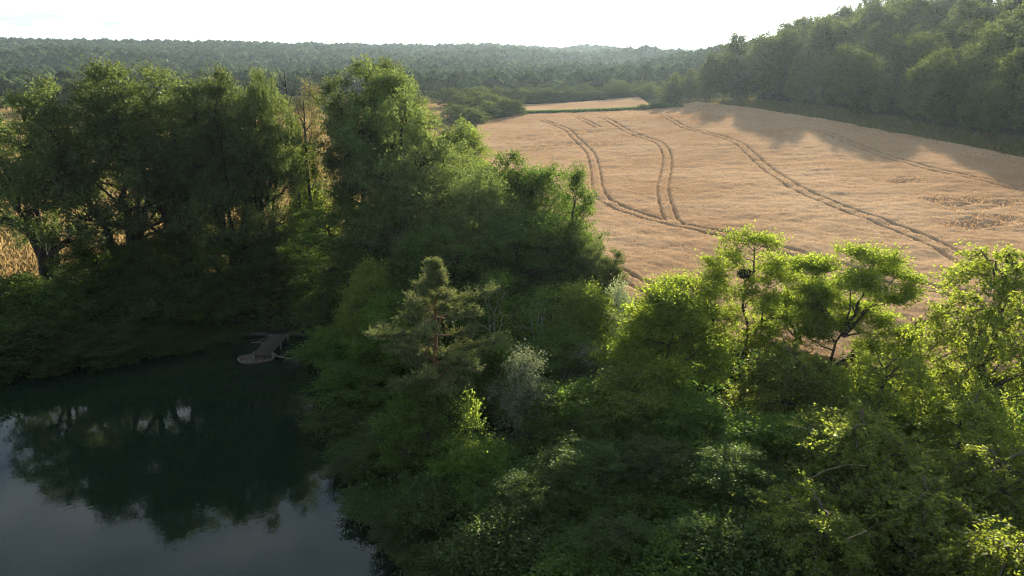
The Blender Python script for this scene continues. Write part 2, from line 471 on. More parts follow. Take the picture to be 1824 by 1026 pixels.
nr, nc = 460, 330
s = np.linspace(0, 1, nr)[:, None]
t = np.linspace(0, 1, nc)[None, :]
fy0 = 44 + (268 - 44) * s ** 1.45
xl = np.interp(fy0, FX_Y, FX_L)
xr_ = np.interp(fy0, [44, 116, 180, 240, 268], [86, 83, 81, 76, 72])
FX = xl + (xr_ - xl) * t + 0 * s
FY = fy0 + 24 * sstep(48, 74, FX) * sstep(200, 268, fy0)
lodged = np.zeros_like(FX)
for px, py, r in [(1750, 372, 5), (1770, 405, 4), (1690, 368, 3.5), (1610, 330, 3), (1740, 410, 3), (1000, 262, 5), (960, 270, 4), (1080, 262, 5), (1040, 240, 5), (930, 250, 5)]:
    c = to_ground(px, py)
    lodged = np.maximum(lodged, np.exp(-(((FX - c[0]) / r) ** 2 + ((FY - c[1]) / (r * .7)) ** 2)))
td = track_dist(FX, FY)
off = np.abs(td - 0.82) + 0.04 * fbm(FX * .8, FY * .8, 2)
wid = 0.16 + 0.0006 * FY
tr = np.clip(1.25 - off / wid, 0, 1)
tr = tr * tr * (3 - 2 * tr) * (0.75 + .5 * np.clip(.5 + fbm(FX * .12, FY * .12, 2), 0, 1)).clip(0, 1)
soft = np.clip(1 - td / 2.2, 0, 1) * 0.06
crop = CROP + 0.10 * fbm(FX * 1.1, FY * 1.1, 3) + 0.20 * fbm(FX * .22, FY * .3, 3)
ld = lodged * np.clip(0.45 + 1.3 * fbm(FX * .45 + 4, FY * .7, 3), 0, 1)
crop = crop - 0.34 * tr - soft - 0.55 * ld
edge = np.minimum(np.minimum(s, 1 - s) * nr, np.minimum(t, 1 - t) * nc)
crop = np.where(edge < 0.5, -0.15, crop)
FZ = ground_z(FX, FY) + crop
me = mesh_np('wheat_field', np.stack([FX, FY, FZ], -1).reshape(-1, 3), grid_faces(nr, nc), mat=M['wheat'], smooth=True, vattr={'track': np.clip(tr + .25 * ld, 0, 1).ravel()})
tag(link('wheat_field', me), kind='structure', label='ripe tan wheat field crossed by curving wheel tracks')

# far strip of wheat beyond the low hedge
s2, t2 = np.linspace(0, 1, 60)[:, None], np.linspace(0, 1, 90)[None, :]
GY = 272 + (330 - 272) * s2 + 0 * t2
GX = (5 - 2 * s2) + (52 + 8 * s2 - 5) * t2
GY = GY + 12 * sstep(30, 60, GX) * s2
e2 = np.minimum(np.minimum(s2, 1 - s2) * 60, np.minimum(t2, 1 - t2) * 90)
GZ = ground_z(GX, GY) + np.where(e2 < .5, -.1, .7 + .08 * fbm(GX, GY, 3))
me = mesh_np('far_wheat_field', np.stack([GX, GY, GZ], -1).reshape(-1, 3), grid_faces(60, 90), mat=M['wheat'], smooth=True, vattr={'track': np.zeros(60 * 90)})
tag(link('far_wheat_field', me), kind='structure', label='narrow pale wheat strip beyond the big field')


# ---- blades: loose standing ears and grass, one object each
def blades(name, P, h, w, mat, lean, label, cat):
    n = len(P)
    r = np.random.default_rng(len(name) + n)
    a = r.random(n) * 2 * np.pi
    sd_ = np.stack([np.cos(a), np.sin(a), np.zeros(n)], 1) * (w * (0.6 + .8 * r.random(n)))[:, None]
    ln = r.normal(0, lean, (n, 3)); ln[:, 2] = 0
    up = np.array([0, 0, 1.0])[None] * (h * (.6 + .8 * r.random(n)))[:, None]
    top = P + up + ln * (h if np.isscalar(h) else h[:, None])
    V = np.stack([P - sd_, P + sd_, top + sd_ * .35, top - sd_ * .35], 1).reshape(-1, 3)
    F = np.arange(4 * n).reshape(-1, 4)
    me = mesh_np(name, V, F, mat=mat, fattr={'v': r.random(n)})
    o = link(name, me)
    return tag(o, label, cat, kind='stuff')


n = 170000
ss = rng.random(n) ** 1.7
yy = 45 + 221 * ss
xx = np.interp(yy, FX_Y, FX_L) + rng.random(n) * (np.interp(yy, [44, 116, 180, 240, 268], [86, 83, 81, 76, 72]) - np.interp(yy, FX_Y, FX_L))
vis = np.abs(xx / yy) < 0.78
xx, yy = xx[vis], yy[vis]
tdd = np.abs(track_dist(xx, yy) - .82)
k = tdd > 0.27
xx, yy = xx[k], yy[k]
P = np.stack([xx, yy, ground_z(xx, yy) + CROP - 0.12 + .20 * fbm(xx * .22, yy * .3, 3)], 1)
blades('wheat_ears', P, 0.12 + .0003 * P[:, 1], 0.028 + .0004 * P[:, 1], M['straw'], .45, 'ripe wheat ears standing over the near part of the tan field', 'wheat')

n = 60000
yy = 66 + 330 * rng.random(n) ** 1.6
xx = -14 - rng.random(n) * (0.8 * yy - 10)
P = np.stack([xx, yy, ground_z(xx, yy) - .03], 1)
blades('dry_meadow_grass', P, 0.8, 0.16, M['dry'], .35, 'dry yellow grass of the meadow behind the tall willows', 'grass')
n = 30000
yy = 70 + 220 * rng.random(n)
xx = 79 + 15 * rng.random(n)
P = np.stack([xx, yy, ground_z(xx, yy) - .03], 1)
M['olive'] = leaf_mat('olive_grass', (0.085, 0.085, 0.03), (0.17, 0.15, 0.06), (0.18, 0.16, 0.06), 0.4, 0.03, 0.5, var=0.0)
blades('verge_grass', P, 0.6, 0.14, M['olive'], .35, 'rough green grass strip between wheat and wooded slope', 'grass')


# ------------------------------------------------------------------ trees
def unit(a):
    return a / np.maximum(np.linalg.norm(a, axis=-1, keepdims=True), 1e-9)


class Wood:
    """collects tapered tubes"""
    def __init__(self):
        self.V, self.F, self.n = [], [], 0

    def tube(self, pts, rad, sides=6):
        pts = np.asarray(pts, float); m = len(pts)
        tg = np.gradient(pts, axis=0); tg = unit(tg)
        ref = np.where(np.abs(tg[:, 2:3]) > .9, np.array([[1., 0, 0]]), np.array([[0, 0, 1.]]))
        a = unit(np.cross(tg, ref)); b = np.cross(tg, a)
        an = np.arange(sides) * 2 * np.pi / sides
        ring = pts[:, None] + np.asarray(rad)[:, None, None] * (np.cos(an)[None, :, None] * a[:, None] + np.sin(an)[None, :, None] * b[:, None])
        i = np.arange(m - 1)[:, None] * sides; j = np.arange(sides)[None]; j2 = (j + 1) % sides
        f = np.stack([i + j, i + j2, i + sides + j2, i + sides + j], -1).reshape(-1, 4) + self.n
        self.V.append(ring.reshape(-1, 3)); self.F.append(f); self.n += m * sides

    def mesh(self, name, mat):
        return mesh_np(name, np.concatenate(self.V), np.concatenate(self.F), mat=mat, smooth=True)


def curve(p0, p1, r, bow=0.15, wig=0.05, n=6, up=0.0):
    """bent line from p0 to p1"""
    p0, p1 = np.asarray(p0, float), np.asarray(p1, float)
    d = np.linalg.norm(p1 - p0)
    c = (p0 + p1) / 2 + r.normal(0, bow, 3) * d * .5 + np.array([0, 0, up * d])
    t = np.linspace(0, 1, n)[:, None]
    p = (1 - t) ** 2 * p0 + 2 * t * (1 - t) * c + t ** 2 * p1
    w = r.normal(0, wig, (n, 3)) * d / n; w[0] = 0; w[-1] = 0
    return p + w


def leaves(start, dirn, L, nl, ll, lw, r, spread=0.12, up=0.3, along=0.6, droop=0.0, curl=0.0):
    """leaf rhombs along twigs: start (T,3), dirn (T,3), L (T,)"""
    T = len(start)
    t = (np.arange(nl)[None] + r.random((T, nl))) / nl
    p = start[:, None] + dirn[:, None] * (t * L[:, None])[..., None]
    p[..., 2] -= (curl * (t * L[:, None]) ** 2)
    p = p + r.normal(0, spread, p.shape) * (0.4 + t[..., None])
    ax = unit(along * dirn[:, None] + r.normal(0, .6, p.shape) + np.array([0, 0, -droop]))
    nm = r.normal(0, .55, p.shape) + np.array([0, 0, up])
    sd = unit(np.cross(ax, nm))
    l = ll * (.65 + .7 * r.random((T, nl)))[..., None]
    w = lw * (.65 + .7 * r.random((T, nl)))[..., None]
    V = np.stack([p, p + ax * l * .45 + sd * w * .5, p + ax * l, p + ax * l * .45 - sd * w * .5], 2).reshape(-1, 3)
    return V


def leaf_mesh(name, Vs, mat, r):
    V = np.concatenate(Vs)
    n = len(V) // 4
    return mesh_np(name, V, np.arange(4 * n).reshape(-1, 4), mat=mat, fattr={'v': r.random(n)})


def make_tree(name, seed, trunks, lobes, clumps, twigs, nl, ll, lw, leafmat, barkmat, twig_len=0.62, clump_r=0.46, flat=0.7,
              outw=0.8, upw=0.35, droop=0.0, spread=0.12, lup=0.3, r0=0.22, fill=0.55, bow=0.12, sides=6, curl=0.0, along=.6, limb_r=.45, stems=True):
    """trunks: list of polylines [(x,y,z)...]; lobes: (cx,cy,cz,rx,ry,rz,weight); returns (trunk mesh, crown mesh)"""
    r = np.random.default_rng(seed)
    w = Wood()
    tp, trad = [], []
    for pl in trunks:
        pl = np.array(pl, float)
        q = [pl[0]]
        for a, b in zip(pl[:-1], pl[1:]):
            for f in (.25, .5, .75, 1):
                q.append(a + (b - a) * f + (r.normal(0, .035, 3) * np.linalg.norm(b - a) * (f < 1)))
        q = np.array(q)
        k = np.linspace(0, 1, len(q))
        rr = r0 * (1 - .8 * k) * (1 + .6 * np.exp(-k * 14))
        w.tube(q, rr, sides + 2)
        tp.append(q); trad.append(rr)
    TP = np.concatenate(tp); TR = np.concatenate(trad)
    Vs = []
    tot = sum(l[6] for l in lobes)
    for (cx, cy, cz, rx, ry, rz, wt) in lobes:
        c = np.array([cx, cy, cz]); rad = np.array([rx, ry, rz])
        dd = np.linalg.norm((TP - c) * np.array([1, 1, .8]), axis=1) + 2.5 * np.maximum(0, TP[:, 2] - (c[2] - .35 * np.hypot(TP[:, 0] - cx, TP[:, 1] - cy) - .15 * rz))
        i = int(np.argmin(dd))
        limb = curve(TP[i], c, r, bow, .12, 7, .04)
        lr = min(TR[i] * .75, limb_r * r0 + .02)
        w.tube(limb, np.linspace(lr, lr * .35, 7), sides)
        nk = max(3, int(round(clumps * wt / tot)))
        d = unit(r.normal(0, 1, (nk, 3)))
        rd = (fill + (1 - fill) * r.random((nk, 1))) ** .7
        cc = c + d * rad * rd * (0.86 + .28 * r.random((nk, 1)))
        for q in cc:
            j = r.integers(3, 7)
            if stems:
                br = curve(limb[j], q, r, bow * 1.3, .15, 5, .05)
                w.tube(br, np.linspace(lr * .36, max(.008, lr * .08), 5), max(3, sides - 2))
        out = unit((cc - c) / rad ** 1.0)
        st = np.repeat(cc, twigs, 0) + r.normal(0, 1, (nk * twigs, 3)) * clump_r * np.array([.5, .5, .5 * flat])
        dr = np.repeat(out, twigs, 0) * outw + r.normal(0, .55, (nk * twigs, 3)) * np.array([1, 1, flat]) + np.array([0, 0, upw - droop])
        dr = unit(dr)
        Ln = twig_len * (.5 + r.random(nk * twigs))
        Vs.append(leaves(st, dr, Ln, nl, ll, lw, r, spread, lup, along, droop * .6, curl))
    return w.mesh(name + '_trunk', M[barkmat]), leaf_mesh(name + '_crown', Vs, M[leafmat], r)


def lobes_round(seed, h, z0, rad, n, squash=.9, top=True):
    """lobes filling an upright egg from z0 to h with radius rad"""
    r = np.random.default_rng(seed)
    out = []
    for i in range(n):
        f = (i + .5) / n
        z = z0 + (h - z0) * (.12 + .80 * f)
        rr = rad * math.sin(math.pi * (.18 + .72 * f)) * .62
        a = i * 2.4 + r.random() * .8
        s_ = rad * (.36 + .16 * r.random()) * (1 - .25 * f)
        out.append((rr * math.cos(a), rr * math.sin(a), z, s_, s_, s_ * squash, s_ ** 2))
    if top: out.append((rad * .08, 0, h - rad * .34, rad * .38, rad * .38, rad * .42, (rad * .38) ** 2))
    return out


PROTO = {}


def proto(key, tm, cm):
    n = len(cm.vertices)
    co = np.empty(n * 3, np.float32); cm.vertices.foreach_get('co', co); co = co.reshape(-1, 3)
    wdt = np.percentile(co[:, 0], 98.5) - np.percentile(co[:, 0], 1.5)
    wdt = .5 * wdt + .5 * (np.percentile(co[:, 1], 98.5) - np.percentile(co[:, 1], 1.5))
    i = int(np.argmax(co[:, 2]))
    PROTO[key] = (tm, cm, float(np.percentile(co[:, 2], 99.95)), float(wdt))


# tall crack willows: several leaning stems, high rounded heads, open below
def willow(seed, key, leafmat='willow'):
    r = np.random.default_rng(seed)
    trunks, lobes = [[(0, 0, -.5), (.1, .1, 3), (.3, 0, 6)]], []
    for i in range(5):
        a = i * 1.26 + r.random() * .9
        R_ = 2.0 + 1.8 * r.random()
        h = [17.2, 14.2, 15.4, 13.2, 15.8][i] + .8 * r.random()
        trunks.append([(.1 * math.cos(a), .1 * math.sin(a), 1.5 + i * .4), (R_ * .35 * math.cos(a), R_ * .35 * math.sin(a), 7), (R_ * .8 * math.cos(a), R_ * .8 * math.sin(a), 12), (R_ * math.cos(a), R_ * math.sin(a), h)])
        lobes.append((R_ * math.cos(a), R_ * math.sin(a), h - .2, 1.7, 1.7, 2.1, 2.6))
        lobes.append((R_ * 1.15 * math.cos(a + .4), R_ * 1.15 * math.sin(a + .4), h - 3.4, 2.0, 2.0, 2.0, 3.6))
        lobes.append((R_ * 1.25 * math.cos(a + .9), R_ * 1.25 * math.sin(a + .9), h - 6.2, 1.3, 1.3, 1.3, 1.2))
        lobes.append((R_ * .9 * math.cos(a - .9), R_ * .9 * math.sin(a - .9), h - 4.2, 1.3, 1.3, 1.4, 1.4))
        if i % 2 == 0:
            lobes.append((R_ * 1.3 * math.cos(a - .5), R_ * 1.3 * math.sin(a - .5), 6.5 + 2 * r.random(), 1.7, 1.7, 1.5, 1.6))
    lobes.append((0, 0, 14.6, 2.2, 2.2, 2.4, 3.5))
    lobes.append((.5, .3, 17.4, 1.3, 1.3, 1.5, 1.6))
    proto(key, *make_tree(key, seed, trunks, lobes, 440, 10, 13, .25, .105, leafmat, 'dark_bark', twig_len=.75, clump_r=.5, outw=.55, upw=.45, r0=.30, fill=.5, spread=.13, limb_r=.5))


for i_, s_ in enumerate((21, 34, 58)):
    willow(s_, 'willow%d' % i_)


def leafy(key, seed, h, rad, z0, leafmat, bark, n_l=11, clumps=250, twigs=9, nl=12, ll=.18, lw=.11, stems=1, **kw):
    r = np.random.default_rng(seed)
    trunks = []
    for i in range(stems):
        a = i * 6.28 / max(stems, 1) + r.random()
        q = rad * (.30 if stems > 1 else .05)
        trunks.append([(.1 * math.cos(a), .1 * math.sin(a), -.4), (q * .4 * math.cos(a), q * .4 * math.sin(a), h * .35), (q * math.cos(a), q * math.sin(a), h * .85)])
    proto(key, *make_tree(key, seed, trunks, lobes_round(seed, h, z0, rad, n_l), clumps, twigs, nl, ll, lw, leafmat, bark, **kw))


leafy('maple0', 3, 8, 3.4, .6, 'maple', 'bark', stems=3, r0=.12)
leafy('maple1', 5, 8, 3.2, .6, 'maple', 'bark', stems=2, r0=.12, n_l=13)
leafy('bright0', 7, 8, 2.8, .8, 'bright', 'bark', stems=2, r0=.11)
leafy('bright1', 9, 9, 2.6, 1.0, 'bright', 'bark', stems=1, r0=.12, upw=.6, twig_len=1.2)
leafy('dark0', 13, 14, 4.2, 1.0, 'dark', 'dark_bark', stems=2, r0=.2, n_l=16, clumps=340)
leafy('dark1', 15, 14, 3.8, 1.0, 'dark', 'dark_bark', stems=1, r0=.2, n_l=18, clumps=340, upw=.5, twig_len=.8)
leafy('silver0', 17, 12, 3.8, 1.0, 'willow', 'bark', stems=3, r0=.13, n_l=14, clumps=270, ll=.22, lw=.085, upw=.55, twig_len=.9)
leafy('silver1', 19, 7, 1.9, .5, 'silver', 'bark', stems=3, r0=.07, n_l=10, clumps=80, ll=.15, lw=.085, upw=.6, twig_len=.9)
leafy('herb0', 23, 5, 2.9, .2, 'dark', 'dark_bark', stems=4, r0=.07, n_l=9, clumps=190, ll=.19, lw=.11)
leafy('herb1', 25, 5, 2.7, .2, 'maple', 'dark_bark', stems=4, r0=.07, n_l=9, clumps=190, ll=.19, lw=.11)
leafy('sapling', 27, 7, 1.2, 1.5, 'bright', 'bark', stems=1, r0=.06, n_l=8, clumps=34, twigs=8, nl=9, ll=.17, lw=.10, twig_len=.7, clump_r=.5)
leafy('birch0', 29, 13, 1.5, 3.0, 'birch', 'pale_bark', stems=1, r0=.11, n_l=12, clumps=80, twigs=10, nl=10, ll=.16, lw=.09, twig_len=.9, clump_r=.5, droop=.2)
leafy('birch1', 31, 10, 2.6, 2.5, 'maple', 'pale_bark', stems=4, r0=.075, n_l=10, clumps=70, twigs=9, nl=9, ll=.16, lw=.09, twig_len=.9, clump_r=.7, upw=.5)
leafy('vine', 33, 6, 1.1, .6, 'vine', 'bark', stems=2, r0=.06, n_l=8, clumps=50, twigs=10, nl=10, ll=.15, lw=.10, twig_len=.6, clump_r=.5)


# conical dark tree with upright spiky shoots
def cone(key, seed, leafmat):
    lobes = []
    r = np.random.default_rng(seed)
    for i in range(20):
        f = (i + .5) / 20
        a = i * 2.4
        q = 3.0 * (1 - f) ** .75 * .75
        s_ = .5 + 1.2 * (1 - f)
        lobes.append((q * math.cos(a), q * math.sin(a), 1.2 + 12.2 * f, s_, s_, s_ * .8, s_ ** 2))
    proto(key, *make_tree(key, seed, [[(0, 0, -.4), (.1, 0, 6), (0, 0, 13.2)]], lobes, 290, 9, 12, .19, .10, leafmat, 'dark_bark', upw=.45, r0=.17, twig_len=.8))


cone('cone0', 41, 'dark')


# false acacia: dark crooked limbs carrying flat light trays of foliage
def locust(key, seed, trays, trunks):
    lobes = [(x, y, z, rx, rx * .9, rz, rx * rx) for (x, y, z, rx, rz) in trays]
    proto(key, *make_tree(key, seed, trunks, lobes, 330, 10, 14, .15, .08, 'locust', 'dark_bark', twig_len=.7, clump_r=.42, flat=.35, outw=.7, upw=.16,
                          spread=.09, lup=.75, r0=.12, fill=.25, bow=.22, limb_r=.55))


r_ = np.random.default_rng(8)


def trays(seed, h, rad, n):
    r = np.random.default_rng(seed); o = []
    for i in range(n):
        f = (i + .5) / n
        a = i * 2.4 + r.random()
        q = rad * (1.05 - .85 * f ** 1.6) * (.55 + .45 * r.random())
        o.append((q * math.cos(a), q * math.sin(a), h * (.34 + .60 * f) + .2 * r.normal(), .62 + .5 * r.random() * (1.3 - f), .14 + .10 * r.random()))
    o.append((.1, 0, h - .35, 1.0, .30))
    return o


def T(rows, seed):
    """(x, z, r) of each tray -> tray with depth"""
    r = np.random.default_rng(seed)
    out = []
    for x, z, q in rows:
        y = r.normal(0, .7 + .12 * (12 - z))
        out.append((x, y, z, q * .62, .16 + .08 * r.random()))
        for k in range(3):          # each tray is a few ragged sprays at slightly different heights
            a = k * 2.1 + r.random() * 1.5
            out.append((x + q * .72 * math.cos(a), y + q * .72 * math.sin(a), z - .08 - .34 * r.random() * q, q * (.34 + .26 * r.random()), .12 + .10 * r.random()))
    return out


locust('locust0', 61, T([(0, 12.05, 1.45), (-1.5, 10.7, 1.0), (1.2, 10.3, .8), (-1.9, 10.0, 1.0), (-2.8, 9.2, 1.2), (1.4, 9.3, 1.3), (.5, 8.1, 1.2), (-4.3, 8.8, .9), (-2.6, 8.0, 1.3), (-5.1, 7.3, 1.3),
                         (-1.2, 8.7, .9), (2.0, 7.1, 1.0), (-3.7, 6.6, 1.4), (-1.0, 6.5, 1.2), (-5.8, 5.9, 1.2), (-2.6, 5.4, 1.4), (.8, 5.8, 1.2), (-4.6, 5.0, 1.3), (-.4, 4.6, 1.2), (-6.4, 4.6, 1.2), (1.8, 4.6, 1.1)], 1),
       [[(0, 0, -.4), (.3, .1, 4), (-.2, .2, 7.5), (.15, 0, 10.2), (.05, 0, 11.8)], [(0, 0, 1.5), (-1.6, .3, 4.5), (-2.6, .2, 7.2), (-2.9, 0, 8.8)], [(0, 0, 3), (.9, -.3, 6), (1.3, .2, 9)], [(0, 0, 1), (-2.4, -.5, 3.2), (-4.6, -.4, 5.5), (-5.2, 0, 6.9)]])
locust('locust1', 67, T([(0, 10.1, 1.0), (1.0, 10.3, .8), (-.5, 9.0, .9), (.8, 8.4, .9), (1.2, 7.6, .9), (-1.4, 9.8, .8), (-.9, 7.4, .9), (.2, 6.4, 1.0), (-1.6, 6.0, 1.0), (1.4, 5.8, 1.0), (0, 4.6, 1.2)], 2),
       [[(0, 0, -.4), (-.5, 0, 3.6), (.3, .2, 6.6), (.1, 0, 9.9)], [(-.2, 0, 4), (.9, .3, 6.8), (1.1, 0, 9.9)], [(0, 0, 3.5), (-1.2, .1, 6), (-1.4, 0, 9.4)]])
locust('locust2', 71, T([(1.3, 11.5, 1.1), (0, 10.4, 1.3), (1.9, 11.6, .7), (2.6, 10.3, 1.1), (3.1, 9.2, .7), (1.7, 9.0, .9), (1.1, 7.8, .8), (-.9, 10.3, .7), (-.8, 7.4, 1.1), (1.9, 6.8, 1.3), (2.9, 6.0, 1.2), (.3, 6.2, 1.1), (-1.2, 5.6, 1.1), (1.4, 5.0, 1.2), (3.4, 4.9, 1.0)], 3),
       [[(0, 0, -.4), (-.5, 0, 3.5), (.2, .2, 6.5), (.2, 0, 10.1)], [(.1, 0, 6), (.9, .1, 8.6), (1.3, 0, 11.2)], [(0, 0, 5.5), (1.5, .1, 7.8), (2.6, 0, 10)], [(-.3, 0, 3), (1.4, .1, 4.8), (2.6, 0, 5.9)]])
locust('locust3', 73, trays(71, 8.5, 3.2, 20), [[(0, 0, -.4), (.3, 0, 2.5), (-.3, .2, 5.), (-.2, 0, 8)], [(0, 0, 2), (1.3, .1, 4.2), (2.3, 0, 6.6)], [(0, 0, 2), (-1.2, .1, 4.2), (-1.9, 0, 5.5)]])


# arching hornbeam with hanging sprays of bunched leaves
def hornbeam(key, seed, h, rad, n_arch, nsp=26):
    r = np.random.default_rng(seed)
    w = Wood(); Vs = []
    main = np.array([(0, 0, -.4), (.2, .1, h * .3), (-.1, .2, h * .6), (.1, 0, h * .9)])
    q = curve(main[0], main[-1], r, .06, .2, 9)
    w.tube(q, np.linspace(.22, .05, 9), 8)
    for i in range(n_arch):
        f = (i + .5) / n_arch
        a = i * 2.4 + r.random() * .6
        i0 = min(8, int(1 + 7.5 * f))
        p0 = q[i0]
        reach = rad * (1.15 - .75 * f ** 1.5) * (.6 + .45 * r.random())
        rise = h * (.17 + .06 * r.random()) * (1.15 - .55 * f)
        out = np.array([math.cos(a), math.sin(a), 0])
        tt = np.linspace(0, 1, 11)[:, None]
        br = p0 + out * reach * tt + np.array([0, 0, 1]) * (rise * np.sin(tt * 2.25) * 1.15 - rise * .8 * tt ** 3)
        br[1:] += r.normal(0, .07, (10, 3))
        w.tube(br, np.linspace(.075, .012, 11), 5)
        # hanging sprays along the arch
        k = nsp
        tpos = .22 + .8 * r.random(k)
        j = np.clip((tpos * 10).astype(int), 0, 9)
        st = br[j] + (br[j + 1] - br[j]) * (tpos * 10 - j)[:, None] + r.normal(0, .22, (k, 3)) * np.array([1, 1, .6])
        dr = unit(out[None] * .55 + r.normal(0, .5, (k, 3)) + np.array([0, 0, -.35]))
        Ln = .55 + .75 * r.random(k)
        for s0, d0, l0 in zip(st[::5], dr[::5], Ln[::5]):
            w.tube(np.array([s0, s0 + d0 * l0 * .5, s0 + d0 * l0 - np.array([0, 0, .15])]), [.012, .008, .004], 3)
        # bunches on the spray: short side twigs
        nb = 5
        tb = r.random((k, nb))
        sb = (st[:, None] + dr[:, None] * (tb * Ln[:, None])[..., None] - np.array([0, 0, .28]) * (tb ** 2)[..., None]).reshape(-1, 3)
        db = unit(np.repeat(dr, nb, 0) * .5 + r.normal(0, .6, (k * nb, 3)) + np.array([0, 0, -.1]))
        Vs.append(leaves(sb, db, np.full(k * nb, .30), 8, .145, .095, r, .055, .35, .5, .25))
    proto(key, w.mesh(key + '_trunk', M['bark']), leaf_mesh(key + '_crown', Vs, M['hornbeam'], r))


hornbeam('hornbeam0', 81, 12, 4.4, 40)
hornbeam('hornbeam1', 83, 8, 4.2, 34)
hornbeam('hornbeam2', 87, 8, 3.8, 34)


# Scots pine: orange stem, whorled limbs, tufts of needles
def pine(key, seed, h=12.2):
    r = np.random.default_rng(seed)
    w = Wood(); Vs = []
    stem = np.array([(0, 0, -.4), (.25, 0, 2.5), (.12, .05, 5), (.05, 0, 7.5), (0, 0, 10), (0, 0, h - .2)])
    sp = np.array([np.interp(np.linspace(0, h - .2, 16), stem[:, 2], stem[:, k_]) for k_ in range(3)]).T
    w.tube(sp, np.linspace(.19, .02, 16), 9)
    levels = [(3.4, 1.9, 4, .6), (4.6, 2.4, 5, .8), (5.6, 2.8, 5, .9), (6.6, 2.8, 5, 1), (7.6, 3.0, 5, 1), (8.4, 2.5, 5, 1), (9.1, 1.5, 5, 1), (9.9, .85, 5, 1), (10.6, .55, 5, 1), (11.2, .35, 5, 1), (11.8, .18, 4, 1)]
    for li, (z, L_, nb, dens) in enumerate(levels):
        for b in range(nb):
            a = li * .9 + b * 6.283 / nb + r.normal(0, .25)
            ll_ = L_ * (.55 + .6 * r.random())
            p0 = np.array([np.interp(z, stem[:, 2], stem[:, 0]), 0, z + r.normal(0, .12)])
            p1 = p0 + np.array([math.cos(a) * ll_, math.sin(a) * ll_, ll_ * (.10 + .42 * (z - 3) / 9 + r.normal(0, .08))])
            br = curve(p0, p1, r, .12, .15, 7, -.06)
            w.tube(br, np.linspace(.045 + .012 * ll_, .012, 7), 5)
            if r.random() > dens: continue
            nt = int(12 + 14 * ll_)
            tpos = .28 + .72 * r.random(nt)
            j = np.clip((tpos * 6).astype(int), 0, 5)
            st = br[j] + (br[j + 1] - br[j]) * (tpos * 6 - j)[:, None]
            side = unit(br[-1] - br[0])
            dr = unit(side * .7 + r.normal(0, .6, (nt, 3)) * np.array([1, 1, .55]) + np.array([0, 0, .35]))
            Ln = .30 + .42 * r.random(nt) * min(1.4, ll_)
            for s0, d0, l0 in zip(st[::3], dr[::3], Ln[::3]):
                w.tube(np.array([s0, s0 + d0 * l0]), [.012, .006], 3)
            Vs.append(leaves(st, dr, Ln, 36, .16, .046, r, .05, .1, .55))
    for z, a, ll_ in [(2.2, .5, 1.8), (2.8, 3.6, 2.2), (3.2, 2.2, 1.9), (4.1, 5.2, 2.4), (1.6, 4.2, 1.4)]:     # bare dead limbs low down
        p0 = np.array([.15, 0, z]); p1 = p0 + np.array([math.cos(a) * ll_, math.sin(a) * ll_, -.3 + .2 * r.normal()])
        w.tube(curve(p0, p1, r, .25, .2, 7, .05), np.linspace(.04, .008, 7), 5)
    proto(key, w.mesh(key + '_trunk', M['pine_bark']), leaf_mesh(key + '_crown', Vs, M['pine'], r))


pine('pine', 91)

# ivy-clad bare stem
r = np.random.default_rng(97)
w = Wood()
q = np.array([(0, 0, -.4), (.1, 0, 4), (-.15, .1, 9), (-.3, 0, 13.5)])
q = np.array([np.interp(np.linspace(-.4, 13.5, 14), q[:, 2], q[:, k_]) for k_ in range(3)]).T
w.tube(q, np.linspace(.2, .03, 14), 7)
for k_ in range(12):
    j = r.integers(6, 13); a = r.random() * 6.28
    w.tube(curve(q[j], q[j] + np.array([math.cos(a) * .9, math.sin(a) * .9, 1.3 + r.random()]), r, .15, .15, 5), np.linspace(.04, .008, 5), 4)
zi = r.random(420) ** 1.3 * 10.5
ai = r.random(420) * 6.28
st = np.stack([np.interp(zi, q[:, 2], q[:, 0]) + .25 * np.cos(ai), .25 * np.sin(ai), zi], 1)
dr = unit(np.stack([np.cos(ai), np.sin(ai), .5 + 0 * ai], 1))
proto('ivy', w.mesh('ivy_trunk', M['dark_bark']), leaf_mesh('ivy_crown', [leaves(st, dr, .25 + .5 * r.random(420) * (1 - zi / 12), 12, .15, .12, r, .09, .3, .5)], M['ivy'], r))

# woodland trees for the slope and the hedges
for i_ in range(6):
    h_ = [15, 16, 14, 16.5, 13, 15][i_]
    rad_ = [4.6, 4.2, 4.8, 4.0, 4.4, 3.6][i_]
    leafy('wood%d' % i_, 200 + i_, h_, rad_, 1.5, 'wood', 'bark', n_l=15, clumps=210, twigs=6, nl=6, ll=.46, lw=.32, stems=1, r0=.22, twig_len=.8, clump_r=.6, spread=.22, sides=4)
for i_ in range(3):
    leafy('hedge%d' % i_, 220 + i_, [8, 7, 9][i_], [4.0, 3.6, 3.4][i_], .2, 'wood', 'bark', n_l=12, clumps=100, twigs=8, nl=6, ll=.50, lw=.34, stems=2, r0=.14, twig_len=.9, clump_r=.8, spread=.3, sides=4)


def plant(key, name, x, y, ztop=None, width=None, label=None, cat='tree', group=None, rot=None, scale=None, crown='crown'):
    tm, cm, ph, pw = PROTO[key]
    z = gz(x, y)
    e = bpy.data.objects.new(name, None)
    col.objects.link(e)
    e.empty_display_size = .5
    e.location = (x, y, max(z, -.4) - .05)
    if scale: s_ = scale
    else:
        sz = (ztop - z) / ph
        sx = width / pw
        s_ = (sx, sx, sz)
    e.scale = s_
    e.rotation_euler = (0, 0, random.random() * 6.283 if rot is None else rot)
    tag(e, label, cat, group)
    link('trunk', tm, e)
    link(crown, cm, e)
    return e


